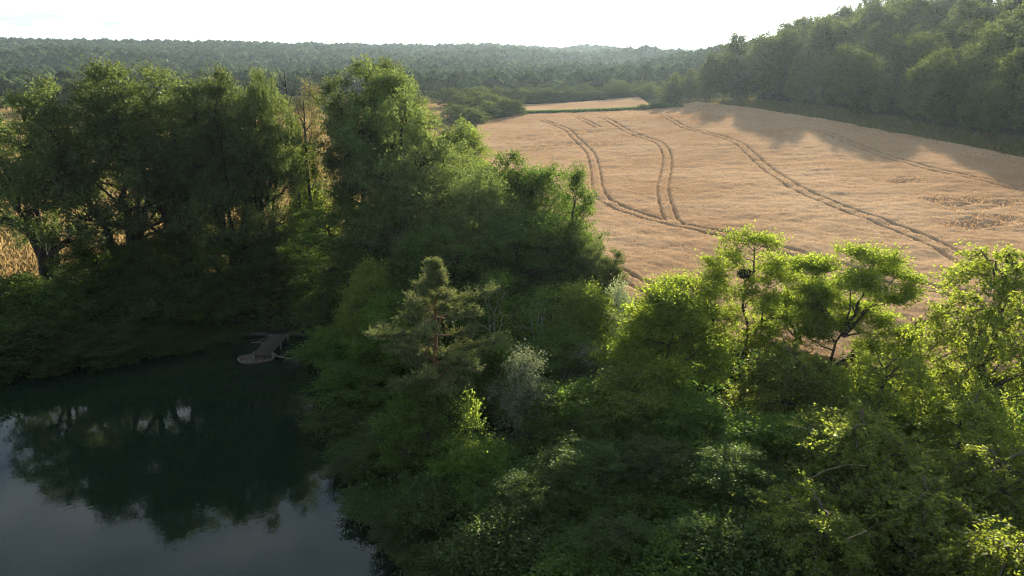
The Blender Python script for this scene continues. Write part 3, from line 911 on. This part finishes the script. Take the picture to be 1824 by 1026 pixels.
def pt(key, name, px, py, Y_, wpx, label, cat='tree', group=None, rot=None):
    a, b = ray_ratio(px, py)
    x, z = a * Y_, CAM_H + b * Y_
    slant = math.sqrt(Y_ ** 2 + x ** 2 + (CAM_H - z) ** 2)
    u, v = (px - 912) / FPX, (513 - py) / FPX
    wdt = wpx / FPX * slant / math.sqrt(1 + u * u + v * v)
    return plant(key, name, x, Y_, z, wdt, label, cat, group, rot)


W_G = 'tall willows behind the pond'
near = [
    # far bank of the pond: willows
    ('willow0', 'willow_tree', 20, 140, 60, 220, 'tall willow cut off by the left edge of the picture', W_G, .4),
    ('willow1', 'willow_tree', 178, 116, 60, 280, 'broad willow with fanned bare limbs, second from the left edge', W_G, 2.0),
    ('willow2', 'willow_tree', 285, 106, 61, 220, 'twin-topped willow, third from the left edge', W_G, 3.3),
    ('willow0', 'willow_tree', 378, 118, 62, 185, 'narrow dark willow, fourth from the left edge', W_G, 4.4),
    ('willow1', 'willow_tree', 444, 121, 64, 150, 'pale-edged willow just left of the thin birches', W_G, 5.5),
    ('willow2', 'willow_tree', 655, 103, 66, 200, 'left of the two big willows that stand out against the hills in the centre', W_G, 1.0),
    ('willow0', 'willow_tree', 716, 104, 63, 240, 'biggest and rightmost willow, beside the bright field', W_G, 2.2),
    ('birch0', 'birch_tree', 553, 134, 74, 52, 'slim upright brownish birch between the willow groups', None, 0),
    ('birch0', 'birch_tree', 525, 168, 72, 44, 'smaller thin birch left of the slim upright one', None, 2),
    ('ivy', 'ivy_clad_stem', 520, 205, 68, 34, 'bare leaning stem wrapped in bright green ivy', None, 0),
    ('ivy', 'ivy_clad_stem', 545, 250, 66, 40, 'shorter ivy-wrapped stem beside the bare leaning one', None, 2),
    ('bright1', 'hazel_bush', 545, 330, 70, 90, 'sunlit green bush at the foot of the thin birches', None, None),
    ('maple0', 'hazel_bush', 185, 445, 62, 110, 'green bush under the broad willow', None, None),
    # dark understorey on that bank
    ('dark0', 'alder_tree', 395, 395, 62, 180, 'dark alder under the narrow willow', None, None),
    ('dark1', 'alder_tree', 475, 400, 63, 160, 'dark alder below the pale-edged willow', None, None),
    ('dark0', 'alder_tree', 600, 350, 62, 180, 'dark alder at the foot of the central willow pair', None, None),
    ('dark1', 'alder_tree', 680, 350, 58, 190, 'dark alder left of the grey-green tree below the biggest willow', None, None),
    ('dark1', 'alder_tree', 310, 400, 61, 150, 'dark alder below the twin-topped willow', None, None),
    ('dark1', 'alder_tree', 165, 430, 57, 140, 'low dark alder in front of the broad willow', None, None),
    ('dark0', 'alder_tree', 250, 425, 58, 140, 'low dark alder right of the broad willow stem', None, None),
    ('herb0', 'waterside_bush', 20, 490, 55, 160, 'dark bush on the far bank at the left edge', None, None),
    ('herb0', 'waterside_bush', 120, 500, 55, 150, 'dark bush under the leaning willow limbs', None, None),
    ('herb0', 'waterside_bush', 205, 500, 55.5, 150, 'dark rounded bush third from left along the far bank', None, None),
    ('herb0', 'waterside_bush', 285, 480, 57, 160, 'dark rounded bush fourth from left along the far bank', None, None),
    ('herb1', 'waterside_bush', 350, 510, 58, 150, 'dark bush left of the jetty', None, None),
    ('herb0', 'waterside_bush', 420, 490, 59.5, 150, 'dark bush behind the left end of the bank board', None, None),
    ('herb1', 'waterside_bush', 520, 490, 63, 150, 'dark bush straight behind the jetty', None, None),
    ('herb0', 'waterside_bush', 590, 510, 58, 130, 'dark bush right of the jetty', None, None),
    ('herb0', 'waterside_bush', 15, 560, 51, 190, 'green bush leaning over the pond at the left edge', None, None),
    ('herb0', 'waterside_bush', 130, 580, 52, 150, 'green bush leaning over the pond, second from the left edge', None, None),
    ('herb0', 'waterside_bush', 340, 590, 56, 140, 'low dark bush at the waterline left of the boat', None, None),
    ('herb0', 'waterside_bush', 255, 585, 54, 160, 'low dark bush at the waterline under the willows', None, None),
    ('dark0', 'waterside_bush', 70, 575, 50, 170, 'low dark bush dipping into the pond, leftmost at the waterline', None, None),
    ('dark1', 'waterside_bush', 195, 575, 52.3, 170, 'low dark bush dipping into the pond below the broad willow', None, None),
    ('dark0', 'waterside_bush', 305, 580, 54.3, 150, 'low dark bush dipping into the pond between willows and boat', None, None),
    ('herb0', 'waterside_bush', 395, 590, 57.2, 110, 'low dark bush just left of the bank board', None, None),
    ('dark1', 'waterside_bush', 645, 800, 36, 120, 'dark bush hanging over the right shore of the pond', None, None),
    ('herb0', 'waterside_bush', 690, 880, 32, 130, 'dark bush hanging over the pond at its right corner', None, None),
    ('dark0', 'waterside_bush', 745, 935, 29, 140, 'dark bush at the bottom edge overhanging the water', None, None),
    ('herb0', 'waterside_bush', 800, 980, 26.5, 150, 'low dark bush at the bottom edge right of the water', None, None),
    # beside the field
    ('bright0', 'hazel_bush', 822, 222, 108, 95, 'bright green bush at the far field corner right of the biggest willow', None, None),
    ('silver0', 'silver_tree', 760, 268, 56, 190, 'grey-green tree right below the biggest willow', None, None),
    ('silver0', 'silver_tree', 840, 285, 55, 150, 'grey-green tree left of the dark field-edge trees', None, None),
    ('dark0', 'field_maple', 905, 266, 62, 160, 'tallest of the dark trees on the field edge', None, None),
    ('dark1', 'field_maple', 962, 288, 60, 140, 'dark tree right of the tallest dark tree', None, None),
    ('cone0', 'conical_tree', 1030, 288, 56, 120, 'pointed conical tree against the tan field', None, None),
    ('dark1', 'field_maple', 930, 380, 54, 210, 'dark brown-green tree in front of the field-edge trees', None, None),
    ('dark0', 'field_maple', 1010, 390, 53, 150, 'dark tree below the pointed conical tree', None, None),
    ('willow2', 'willow_bush', 1072, 428, 51, 90, 'rounded grey-green willow bush jutting into the field', None, None),
    ('dark0', 'field_maple', 780, 400, 50, 190, 'dark tree straight behind the pine', None, None),
    ('vine', 'flowering_shrub', 1108, 490, 45, 46, 'pale flowering shrub at the edge of the tan field', None, None),
    ('bright1', 'hazel_bush', 1048, 500, 46, 135, 'bright yellow-green bush left of the tan field', None, None),
    ('birch1', 'birch_tree', 880, 470, 46, 130, 'loose pale-stemmed birch right of the pine', None, None),
    ('birch1', 'birch_tree', 960, 500, 45, 120, 'loose pale-stemmed birch left of the bright yellow-green bush', None, None),
    ('maple0', 'field_maple', 1000, 590, 42, 150, 'mid green bush below the bright yellow-green bush', None, None),
    ('silver1', 'silver_bush', 1060, 610, 41, 110, 'silvery bush near the corner of the tan field', None, None),
    # around the pine
    ('pine', 'pine_tree', 773, 458, 36, 185, 'orange-stemmed pine standing free by the pond', None, 2.6),
    ('bright0', 'hazel_bush', 655, 462, 49, 100, 'pale-tipped bush left of the pine top', None, None),
    ('maple1', 'field_maple', 700, 520, 46, 150, 'mid green bush behind the pine, left side', None, None),
    ('herb1', 'waterside_bush', 610, 580, 50, 150, 'green bush on the right bank beside the jetty', None, None),
    ('maple0', 'field_maple', 650, 640, 44, 170, 'green bush leaning over the pond left of the pine', None, None),
    ('herb0', 'waterside_bush', 640, 720, 40.5, 150, 'dark bush over the water below the pine', None, None),
    ('maple1', 'field_maple', 870, 600, 40, 150, 'mid green tree right behind the pine stem', None, None),
    ('silver1', 'silver_bush', 930, 612, 36, 105, 'silvery poplar bush right of the pine', None, None),
    ('maple0', 'field_maple', 745, 690, 34, 150, 'mid green bush hiding the foot of the pine', None, None),
    ('sapling', 'sapling', 838, 690, 31, 80, 'thin yellow-green sapling in front of the pine', None, None),
    ('herb0', 'waterside_bush', 720, 770, 36, 170, 'dark bush on the bank below the pine', None, None),
    ('herb1', 'waterside_bush', 860, 790, 31.5, 170, 'dark green bush at the foot of the yellow-green sapling', None, None),
    ('herb0', 'waterside_bush', 780, 850, 30, 150, 'shaded bush at the pond corner below the pine', None, None),
    ('herb0', 'waterside_bush', 900, 930, 25.5, 200, 'shaded bush at the bottom edge by the pond', None, None),
    # right foreground mass
    ('maple0', 'field_maple', 1030, 690, 35, 190, 'sunlit green bush right of the silvery poplar', None, None),
    ('bright0', 'hazel_bush', 1120, 660, 36, 200, 'sunlit light green bush under the acacias, left side', None, None),
    ('maple1', 'field_maple', 1220, 705, 34, 210, 'green bush straight under the acacias', None, None),
    ('maple0', 'field_maple', 980, 850, 29, 230, 'shaded green bush in the lower middle', None, None),
    ('maple1', 'field_maple', 1110, 860, 28.5, 240, 'shaded green bush, second in the lower row', None, None),
    ('maple0', 'field_maple', 1245, 865, 28, 250, 'shaded green bush, third in the lower row', None, None),
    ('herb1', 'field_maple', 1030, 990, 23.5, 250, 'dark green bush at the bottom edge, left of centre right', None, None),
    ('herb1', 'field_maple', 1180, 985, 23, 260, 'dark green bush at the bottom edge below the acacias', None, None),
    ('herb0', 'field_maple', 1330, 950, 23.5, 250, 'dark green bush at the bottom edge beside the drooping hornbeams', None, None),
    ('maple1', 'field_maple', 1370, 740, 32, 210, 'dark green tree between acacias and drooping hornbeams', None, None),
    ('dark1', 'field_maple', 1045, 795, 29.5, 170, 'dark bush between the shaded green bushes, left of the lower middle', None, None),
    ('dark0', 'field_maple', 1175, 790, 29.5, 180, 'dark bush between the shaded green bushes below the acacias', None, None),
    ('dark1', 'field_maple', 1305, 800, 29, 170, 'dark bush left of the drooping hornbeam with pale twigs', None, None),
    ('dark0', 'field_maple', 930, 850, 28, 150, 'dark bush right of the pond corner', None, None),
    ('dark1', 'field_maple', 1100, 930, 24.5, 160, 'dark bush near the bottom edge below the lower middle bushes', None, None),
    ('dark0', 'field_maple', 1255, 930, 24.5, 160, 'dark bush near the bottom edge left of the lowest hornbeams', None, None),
    # false acacias
    ('locust3', 'acacia_tree', 1200, 500, 40, 230, 'low spreading light green acacia on the left of its group', None, 2.0),
    ('hornbeam2', 'hornbeam_tree', 1420, 622, 37, 220, 'olive brown tree under the middle acacia', None, None),
    # hornbeams
    ('hornbeam0', 'hornbeam_tree', 1800, 446, 36, 260, 'tall arching hornbeam at the right edge against the field', None, 1.2),
    ('hornbeam1', 'hornbeam_tree', 1580, 612, 34, 210, 'drooping hornbeam below the right acacia', None, None),
    ('hornbeam1', 'hornbeam_tree', 1740, 690, 31, 260, 'drooping hornbeam below the tall arching one', None, None),
    ('hornbeam2', 'hornbeam_tree', 1545, 740, 28, 300, 'drooping hornbeam with bare pale twigs, lower right', None, None),
    ('hornbeam1', 'hornbeam_tree', 1790, 780, 26, 300, 'drooping hornbeam low at the right edge', None, None),
    ('hornbeam2', 'hornbeam_tree', 1660, 860, 24, 320, 'drooping hornbeam at the bottom, second from the right edge', None, None),
    ('hornbeam1', 'hornbeam_tree', 1470, 880, 24, 280, 'drooping hornbeam at the bottom beside the dark green bushes', None, None),
    ('hornbeam2', 'hornbeam_tree', 1810, 950, 20, 320, 'drooping hornbeam in the bottom right corner', None, None),
    ('bright1', 'hazel_bush', 1690, 650, 42, 60, 'thin yellowish bush in the gap before the field, left of the tall hornbeam', None, None),
]
CATS = {'willow_tree': 'tree', 'waterside_bush': 'bush', 'hazel_bush': 'bush', 'silver_bush': 'bush', 'willow_bush': 'bush', 'flowering_shrub': 'bush', 'ivy_clad_stem': 'tree'}
for (key, nm, px, py, Y_, wpx, lab, grp, rot) in near:
    pt(key, nm, px, py, Y_, wpx, lab, CATS.get(nm, 'bush' if ' bush' in lab else 'tree'), grp, rot)

for key, px, py, Y_, lab in [('locust0', 1345, 404, 42, 'tallest light green acacia with a dark ball in its crown'), ('locust1', 1447, 452, 44, 'middle light green acacia with a forked dark stem'),
                             ('locust2', 1524, 438, 41, 'right light green acacia with layered sprays against the field')]:
    x_, y_, z_ = place(px, py, Y_)
    k_ = (z_ - gz(x_, y_)) / PROTO[key][2]
    plant(key, 'acacia_tree', x_, y_, scale=(1.0, 1.0, k_), rot=0.0, label=lab, cat='tree')

# dark ball (nest) in the tallest acacia
r = np.random.default_rng(3)
x_, y_, z_ = place(1326, 487, 41.2)
w = Wood()
d0 = unit(r.normal(0, 1, (520, 3)))
for k_ in range(520):
    a_ = d0[k_] * (.33 * r.random() ** .6 * (.7 + .6 * r.random())) * np.array([1.2, 1, .8]); b_ = unit(np.cross(d0[k_], r.normal(0, 1, 3))) * (.12 + .2 * r.random())
    w.tube(np.array([a_ - b_, a_ * 1.05, a_ + b_]), [.006, .012, .005], 3)
V = unit(r.normal(0, 1, (1400, 3))) * (.34 * r.random((1400, 1)) ** .4)
nest = link('nest', w.mesh('nest', M['dark_bark']), None, (x_, y_, z_))
tag(nest, 'dark ball of twigs in the crown of the tallest acacia', 'nest')

# ---- wood on the right-hand slope
r = np.random.default_rng(77)
spots = []
for gy in np.arange(70, 330, 7.4):
    for gx in np.arange(93, 162, 7.2):
        x = gx + r.normal(0, 1.5); y = gy + r.normal(0, 1.6)
        if x < 92: x = 92 + r.random()
        if x / y > .80 or (y > 296 and x < 110): continue
        spots.append((x, y))
spots += [(62, 288), (69, 292), (76, 296), (83, 297), (88, 300), (80, 305), (90, 310), (97, 318), (72, 303), (86, 285), (92, 281), (95, 290), (101, 297), (105, 305), (66, 299)]
spots.sort(key=lambda p: math.hypot(*p) + 1.5 * p[0])
for i_, (x, y) in enumerate(spots[:290]):
    h_ = (.74 + .5 * r.random())
    if x < 76: h_ *= .68
    elif x < 84: h_ *= .88
    elif y > 255: h_ *= 1.24
    elif y < 240 and x < 106: h_ *= .84
    front = x < 96
    sky_ = x > 138
    lab = ('rounded woodland tree in the front row above the wheat field' if front else
           'woodland tree on the skyline of the right-hand slope' if sky_ else 'woodland tree in the middle of the right-hand slope')
    if x < 85: lab = 'small tree at the far end of the wood beside the field'
    plant('wood%d' % (i_ % 6), 'woodland_tree', x, y, scale=(h_ * (.9 + .25 * r.random()),) * 2 + (h_,), label=lab, cat='tree', group='trees of the wood on the right-hand slope: ' + lab.split(' ', 2)[2][:24])

# lone tree at the field end and low bushes beside it
pt('wood2', 'field_tree', 1196, 146, 285, 46, 'lone round tree at the far end of the wheat field', 'tree')
for px, py, Y_, wp_, lab in [(1150, 185, 268, 26, 'lowest bush at the far field corner, farthest from the lone round tree'), (1168, 182, 270, 26, 'low bush in the middle of three left of the lone round tree'), (1184, 180, 273, 26, 'low bush touching the left side of the lone round tree')]:
    pt('hedge1', 'field_bush', px, py, Y_, wp_, lab, 'bush', 'low bushes by the lone tree')

# hedge behind the far strip and left block
r = np.random.default_rng(78)
for px in np.arange(935, 1330, 13):
    for k_ in range(2):
        Y_ = 345 + 22 * k_ + r.normal(0, 4)
        py = 158 - 6 * k_ + r.normal(0, 5) - (5 if px > 1080 else 0)
        pt(['hedge0', 'hedge2', 'wood0', 'wood2', 'wood4'][r.integers(5)], 'hedgerow_tree', px + r.normal(0, 4), py, Y_, 27 + 12 * r.random(), 'hedgerow tree in the dark line behind the far wheat strip', 'tree', 'hedgerow behind the far wheat strip')
for px, py, Y_, wp_ in [(820, 172, 262, 44), (850, 166, 275, 40), (876, 170, 270, 36), (900, 176, 262, 32), (922, 182, 262, 26), (842, 196, 235, 50), (868, 184, 252, 36), (895, 186, 258, 30), (815, 190, 240, 50),
                        (912, 163, 320, 40), (885, 158, 330, 42), (855, 157, 340, 40), (828, 160, 330, 40), (800, 160, 320, 50), (930, 160, 345, 30)]:
    pt(['hedge0', 'hedge2', 'wood0', 'wood2', 'wood4'][r.integers(5)], 'hedgerow_tree', px, py - 5, Y_, wp_ * 1.15, 'round-headed tree in the clump at the left end of the field', 'tree', 'clump at the left end of the field')
for px in np.arange(-40, 640, 22):
    pt('hedge%d' % r.integers(3), 'hedgerow_tree', px + r.normal(0, 6), 172 + r.normal(0, 5), 330 + r.normal(0, 20), 40, 'hedgerow tree beyond the meadow behind the willows', 'tree', 'hedgerow beyond the meadow')
for px, py in [(95, 150), (130, 140), (160, 138), (185, 146)]:
    pt('wood%d' % r.integers(6), 'pale_tree', px, py, 300, 46, 'pale round tree seen between the left willows', 'tree', 'pale trees beyond the left willows')

# low hedge strip along the far edge of the wheat field: tangle of grass and bramble
n = 9000
xx = 3 + 58 * rng.random(n)
yy = 269.5 + rng.normal(0, .5, n)
P = np.stack([xx, yy, ground_z(xx, yy) - .05], 1)
blades('field_margin_weeds', P, 1.3, .2, M['herb'], .3, 'thin dark strip of weeds between the two wheat fields', 'weeds')

# ---- undergrowth on the near bank (uncountable)
n = 26000
yy = 16 + 52 * rng.random(n)
xx = -20 + 62 * rng.random(n)
k = (pond_sd(xx, yy) < -.15) & (xx < np.interp(yy, [16, 44, 53, 70], [60, 24, 9, 6]))
k |= False
xx, yy = xx[k], yy[k]
n2b = 9000
x2 = -75 + 70 * rng.random(n2b); y2 = 50 + 16 * rng.random(n2b)
k2 = pond_sd(x2, y2) < -.1
xx, yy = np.concatenate([xx, x2[k2]]), np.concatenate([yy, y2[k2]])
st = np.stack([xx, yy, ground_z(xx, yy) - .05], 1)
dr = unit(np.stack([rng.normal(0, .35, len(xx)), rng.normal(0, .35, len(xx)), np.ones(len(xx))], 1))
me = leaf_mesh('undergrowth', [leaves(st, dr, .5 + .9 * rng.random(len(xx)), 6, .28, .14, rng, .12, .3, .3, .2)], M['herb'], rng)
tag(link('undergrowth', me), 'dark green nettles and grass covering the pond banks', 'undergrowth', kind='stuff')

# ---- forest on the far hills (uncountable): points carrying small tree shapes
def far_tree(seed):
    r = np.random.default_rng(seed)
    n = 170
    d = unit(r.normal(0, 1, (n, 3)) * np.array([1, 1, .9]))
    d[:, 2] = np.abs(d[:, 2]) * 1.0 - .25
    rad = np.array([5.0, 5.0, 4.6]) * (.85 + .2 * r.random((n, 1)))
    bumps = unit(r.normal(0, 1, (9, 3)))
    lob = (d @ bumps.T).max(1)[:, None]
    p = d * rad * (.72 + .38 * lob) + np.array([0, 0, 6.0])
    ax = unit(np.cross(d, r.normal(0, 1, (n, 3)))); nm = unit(d + r.normal(0, .45, (n, 3))); sd_ = unit(np.cross(ax, nm)); ax = np.cross(nm, sd_)
    s_ = (.7 + .6 * r.random((n, 1)))
    V = np.stack([p - ax * s_, p + sd_ * s_, p + ax * s_, p - sd_ * s_], 1).reshape(-1, 3)
    F = np.arange(4 * n).reshape(-1, 4)
    v = r.random(n)
    # solid core
    na, nb = 9, 6
    th = np.arange(na) * 2 * np.pi / na; ph = np.linspace(-.6, 1.45, nb)
    core = np.stack([np.cos(ph)[:, None] * np.cos(th) * 3.5, np.cos(ph)[:, None] * np.sin(th) * 3.5, np.sin(ph)[:, None] * 3.9 + 6 + 0 * th], -1).reshape(-1, 3) * (1 + .07 * r.normal(0, 1, (na * nb, 1)))
    i = np.arange(nb - 1)[:, None] * na; j = np.arange(na)[None]; j2 = (j + 1) % na
    fc = np.stack([i + j, i + j2, i + na + j2, i + na + j], -1).reshape(-1, 4) + len(V)
    return mesh_np('far_tree', np.concatenate([V, core]), np.concatenate([F, fc]), mat=M['far'], fattr={'v': np.concatenate([v, .5 * r.random(len(fc))])})


r = np.random.default_rng(99)
pts = []
for (y0, y1, sp) in [(395, 700, 8.0), (700, 1300, 9.0), (1300, 2900, 13.0)]:
    for y in np.arange(y0, y1, sp):
        x = np.arange(-.80 * y - 40, .80 * y + 40, sp)
        pts.append(np.stack([x + r.normal(0, sp * .3, len(x)), y + r.normal(0, sp * .3, len(x)), np.full(len(x), sp / 8.0)], 1))
pts = np.concatenate(pts)
az = pts[:, 0] / pts[:, 1]
keep = ~((az > .34) & (pts[:, 1] < 1400))
pts = pts[keep]
pz = ground_z(pts[:, 0], pts[:, 1]) - .5
fm = bpy.data.meshes.new('far_woods')
fm.vertices.add(len(pts))
fm.vertices.foreach_set('co', np.stack([pts[:, 0], pts[:, 1], pz], 1).astype(np.float32).ravel())
a_s = fm.attributes.new('size', 'FLOAT', 'POINT'); a_s.data.foreach_set('value', (pts[:, 2] ** .6 * (.55 + .8 * r.random(len(pts)) ** 1.3)).astype(np.float32))
a_r = fm.attributes.new('turn', 'FLOAT_VECTOR', 'POINT'); a_r.data.foreach_set('vector', np.stack([np.zeros(len(pts)), np.zeros(len(pts)), r.random(len(pts)) * 6.28], 1).astype(np.float32).ravel())
a_k = fm.attributes.new('pick', 'INT', 'POINT'); a_k.data.foreach_set('value', r.integers(0, 4, len(pts)).astype(np.int32))
fw = link('far_woods', fm)
tag(fw, 'unbroken green forest covering the hills across the valley', 'forest', kind='stuff')
protos = [bpy.data.objects.new('far_tree_shape', far_tree(300 + i_)) for i_ in range(4)]
ng = bpy.data.node_groups.new('far_woods', 'GeometryNodeTree')
ng.interface.new_socket('Geometry', in_out='INPUT', socket_type='NodeSocketGeometry')
ng.interface.new_socket('Geometry', in_out='OUTPUT', socket_type='NodeSocketGeometry')
gi, go = ng.nodes.new('NodeGroupInput'), ng.nodes.new('NodeGroupOutput')
g2i = ng.nodes.new('GeometryNodeGeometryToInstance')
for p_ in protos:
    oi = ng.nodes.new('GeometryNodeObjectInfo'); oi.inputs['Object'].default_value = p_; oi.inputs['As Instance'].default_value = True
    ng.links.new(oi.outputs['Geometry'], g2i.inputs[0])
iop = ng.nodes.new('GeometryNodeInstanceOnPoints')
iop.inputs['Pick Instance'].default_value = True


def nattr(nm, ty):
    n_ = ng.nodes.new('GeometryNodeInputNamedAttribute'); n_.data_type = ty; n_.inputs[0].default_value = nm
    return [o for o in n_.outputs if o.enabled][0]


ng.links.new(gi.outputs[0], iop.inputs['Points'])
jg = ng.nodes.new('GeometryNodeJoinGeometry')
for l_ in list(ng.links):
    if l_.to_node == g2i:
        src = l_.from_socket
        ng.links.remove(l_)
        ng.links.new(src, jg.inputs[0])
ng.nodes.remove(g2i)
ng.links.new(jg.outputs[0], iop.inputs['Instance'])
ng.links.new(nattr('pick', 'INT'), iop.inputs['Instance Index'])
ng.links.new(nattr('turn', 'FLOAT_VECTOR'), iop.inputs['Rotation'])
ng.links.new(nattr('size', 'FLOAT'), iop.inputs['Scale'])
ng.links.new(iop.outputs[0], go.inputs[0])
mod = fw.modifiers.new('far_woods', 'NODES'); mod.node_group = ng


# ------------------------------------------------------------------ jetty, boat, boards, branches
def box(name, size, mat, parent=None, loc=(0, 0, 0), rot=(0, 0, 0), me=None):
    if me is None:
        sx, sy, sz = [v / 2 for v in size]
        V = [(a * sx, b * sy, c * sz) for c in (-1, 1) for (a, b) in ((-1, -1), (1, -1), (1, 1), (-1, 1))]
        F = [(0, 3, 2, 1), (4, 5, 6, 7), (0, 1, 5, 4), (1, 2, 6, 5), (2, 3, 7, 6), (3, 0, 4, 7)]
        me = mesh_np(name, V, F, mat=mat)
    o = link(name, me, parent, loc)
    o.rotation_euler = rot
    return o


a_ = to_ground(500, 590)
p0 = np.array(place(499, 594, 1)[:2]);
A, B = ray_ratio(499, 595), ray_ratio(466, 632)
zj = .42
ya, yb = (zj - CAM_H) / A[1], (zj - CAM_H) / B[1]
pa, pb = np.array([A[0] * ya, ya]), np.array([B[0] * yb, yb])
dj = pa - pb; lj = np.linalg.norm(dj); ang = math.atan2(dj[1], dj[0])
je = bpy.data.objects.new('jetty', None); col.objects.link(je)
je.location = (pb[0], pb[1], 0); je.rotation_euler = (0, 0, ang)
tag(je, 'short grey plank jetty reaching from the far bank into the pond', 'jetty')
pl_me = None
npl = int(lj / .21)
for i_ in range(npl):
    o = box('plank', (.185, 1.45, .045), M['plank'], je, (.1 + i_ * lj / npl, random.uniform(-.05, .05), zj + random.uniform(-.012, .012)), (random.uniform(-.01, .01), 0, random.uniform(-.02, .02)), pl_me)
    pl_me = o.data
for s_ in (-.5, .5):
    box('beam', (lj, .12, .14), M['plank'], je, (lj / 2, s_, zj - .10))
for fx in (.06, .5, .92):
    for s_ in (-.68, .68):
        w = Wood(); w.tube([(0, 0, -1.2), (0, 0, .1), (.02, 0, .52)], [.07, .065, .06], 8)
        link('post', w.mesh('post', M['dead']), je, (lj * fx, s_ * 1.06, 0))

# old oval boat moored at the jetty's end
C_ = ray_ratio(458, 638); yc = (.15 - CAM_H) / C_[1]
be = bpy.data.objects.new('boat', None); col.objects.link(be)
be.location = (C_[0] * yc, yc, 0); be.rotation_euler = (0, 0, .30); be.scale = (.92, .92, .7)
tag(be, 'old round-ended boat lying at the end of the jetty', 'boat')
nA = 32
an = np.arange(nA) * 2 * np.pi / nA


def oval(rx, ry, z, e=2.5):
    c, s_ = np.cos(an), np.sin(an)
    return np.stack([rx * np.sign(c) * np.abs(c) ** (2 / e), ry * np.sign(s_) * np.abs(s_) ** (2 / e), z + .05 * np.abs(c) ** 3], -1)


def loft(name, rings, mat, cap=True):
    V = np.concatenate(rings); F = []
    for k_ in range(len(rings) - 1):
        for i in range(nA):
            F.append((k_ * nA + i, k_ * nA + (i + 1) % nA, (k_ + 1) * nA + (i + 1) % nA, (k_ + 1) * nA + i))
    V = np.vstack([V, rings[-1].mean(0)])
    T = [((len(rings) - 1) * nA + i, (len(rings) - 1) * nA + (i + 1) % nA, len(V) - 1) for i in range(nA)] if cap else None
    return mesh_np(name, V, F, T, mat=mat, smooth=False)


link('hull', loft('hull', [oval(1.25, .72, -.2), oval(1.42, .86, .05), oval(1.5, .92, .30), oval(1.42, .85, .30), oval(1.36, .80, .10), oval(1.2, .68, .06)], M['hull']), be)
link('gunwale', loft('gunwale', [oval(1.53, .95, .27), oval(1.53, .95, .335), oval(1.41, .83, .335), oval(1.41, .83, .27)], M['rim'], cap=False), be)
w_ = box('thwart', (.22, 1.62, .04), M['plank'], be, (.45, 0, .25))
fl = box('floor_board', (.85, .55, .03), M['rim'], be, (-.72, -.12, .10))

# board edging the bank, fallen branches in the water
for (pxa, pya, pxb, pyb, h_, lab) in [(430, 594, 476, 594, .25, 'pale board edging the bank left of the jetty'), (512, 593, 545, 594, .25, 'pale board edging the bank right of the jetty')]:
    Aa, Bb = ray_ratio(pxa, pya), ray_ratio(pxb, pyb)
    y1, y2 = (h_ - CAM_H) / Aa[1], (h_ - CAM_H) / Bb[1]
    q1, q2 = np.array([Aa[0] * y1, y1]), np.array([Bb[0] * y2, y2])
    c = (q1 + q2) / 2
    tag(box('bank_board', (np.linalg.norm(q2 - q1), .16, .28), M['plank'], None, (c[0], c[1], h_ - .06), (0, 0, math.atan2(*(q2 - q1)[::-1]))), lab, 'board')
r = np.random.default_rng(6)
for pts_px, rad_, lab in [([(484, 631), (500, 638), (520, 637), (545, 628), (570, 618)], .045, 'pale fallen branch lying on the water right of the boat'),
                          ([(448, 611), (458, 611), (466, 611)], .04, 'short pale stick poking out left of the jetty'),
                          ([(700, 860), (712, 868), (735, 878)], .05, 'pale dead branch over the water near the pond corner'),
                          ([(280, 612), (300, 622), (330, 612)], .04, 'grey dead branch at the far waterline under the willows')]:
    P = []
    for px, py in pts_px:
        c = ray_ratio(px, py); y = (.12 - CAM_H) / c[1]
        P.append((c[0] * y, y, .12 + r.normal(0, .05)))
    w = Wood(); w.tube(P, np.linspace(rad_, rad_ * .4, len(P)), 5)
    P = np.array(P)
    w.tube([P[1], P[1] + (.5, .3, .25), P[1] + (.9, .3, .5)], [rad_ * .5, rad_ * .35, .008], 4)
    tag(link('fallen_branch', w.mesh('fallen_branch', M['dead'])), lab, 'branch')

# bare pale dead limbs caught in the hornbeams
for i_, (pts_px, Y_, lab) in enumerate([([(1405, 758), (1440, 765), (1480, 777)], 27.0, 'bare pale twig sticking out left of the lower hornbeam'),
                              ([(1440, 855), (1470, 838), (1510, 828), (1545, 830)], 24.0, 'bare arched pale branch over the lower hornbeam'),
                              ([(1510, 960), (1545, 945), (1562, 970)], 20.0, 'bent bare branch near the bottom in front of the hornbeams'),
                              ([(1660, 680), (1690, 682), (1720, 695)], 29.5, 'bare pale branch below the gap in the field')]):
    P = [place(px, py, Y_) for px, py in pts_px]
    w = Wood(); w.tube(P, np.linspace(.018, .008, len(P)), 5)
    P = np.array(P)
    w.tube([P[1], P[1] + (.15, -.1, .3), P[1] + (.5, -.1, .35)], [.014, .01, .005], 4)
    tag(link('bare_branch', w.mesh('bare_branch', M['bark'])), lab, 'branch')

# ------------------------------------------------------------------ haze: the evening air over the valley
hm_, N, L = new_mat('evening_haze')
pv = N.new('ShaderNodeVolumePrincipled')
pv.inputs['Color'].default_value = (0.62, 0.82, 1.0, 1)
pv.inputs['Density'].default_value = 0.000085
pv.inputs['Anisotropy'].default_value = 0.5
om = N.new('ShaderNodeOutputMaterial'); L.new(pv.outputs[0], om.inputs['Volume'])
top_z = float(Z.max()) + 24.0
bot_z = float(Z.min()) - 1.0
hz = box('haze', (12200, 9600, top_z - bot_z), hm_, None, (0, 4400, (top_z + bot_z) / 2))
tag(hz, 'thin evening haze over the valley', 'haze', kind='stuff')
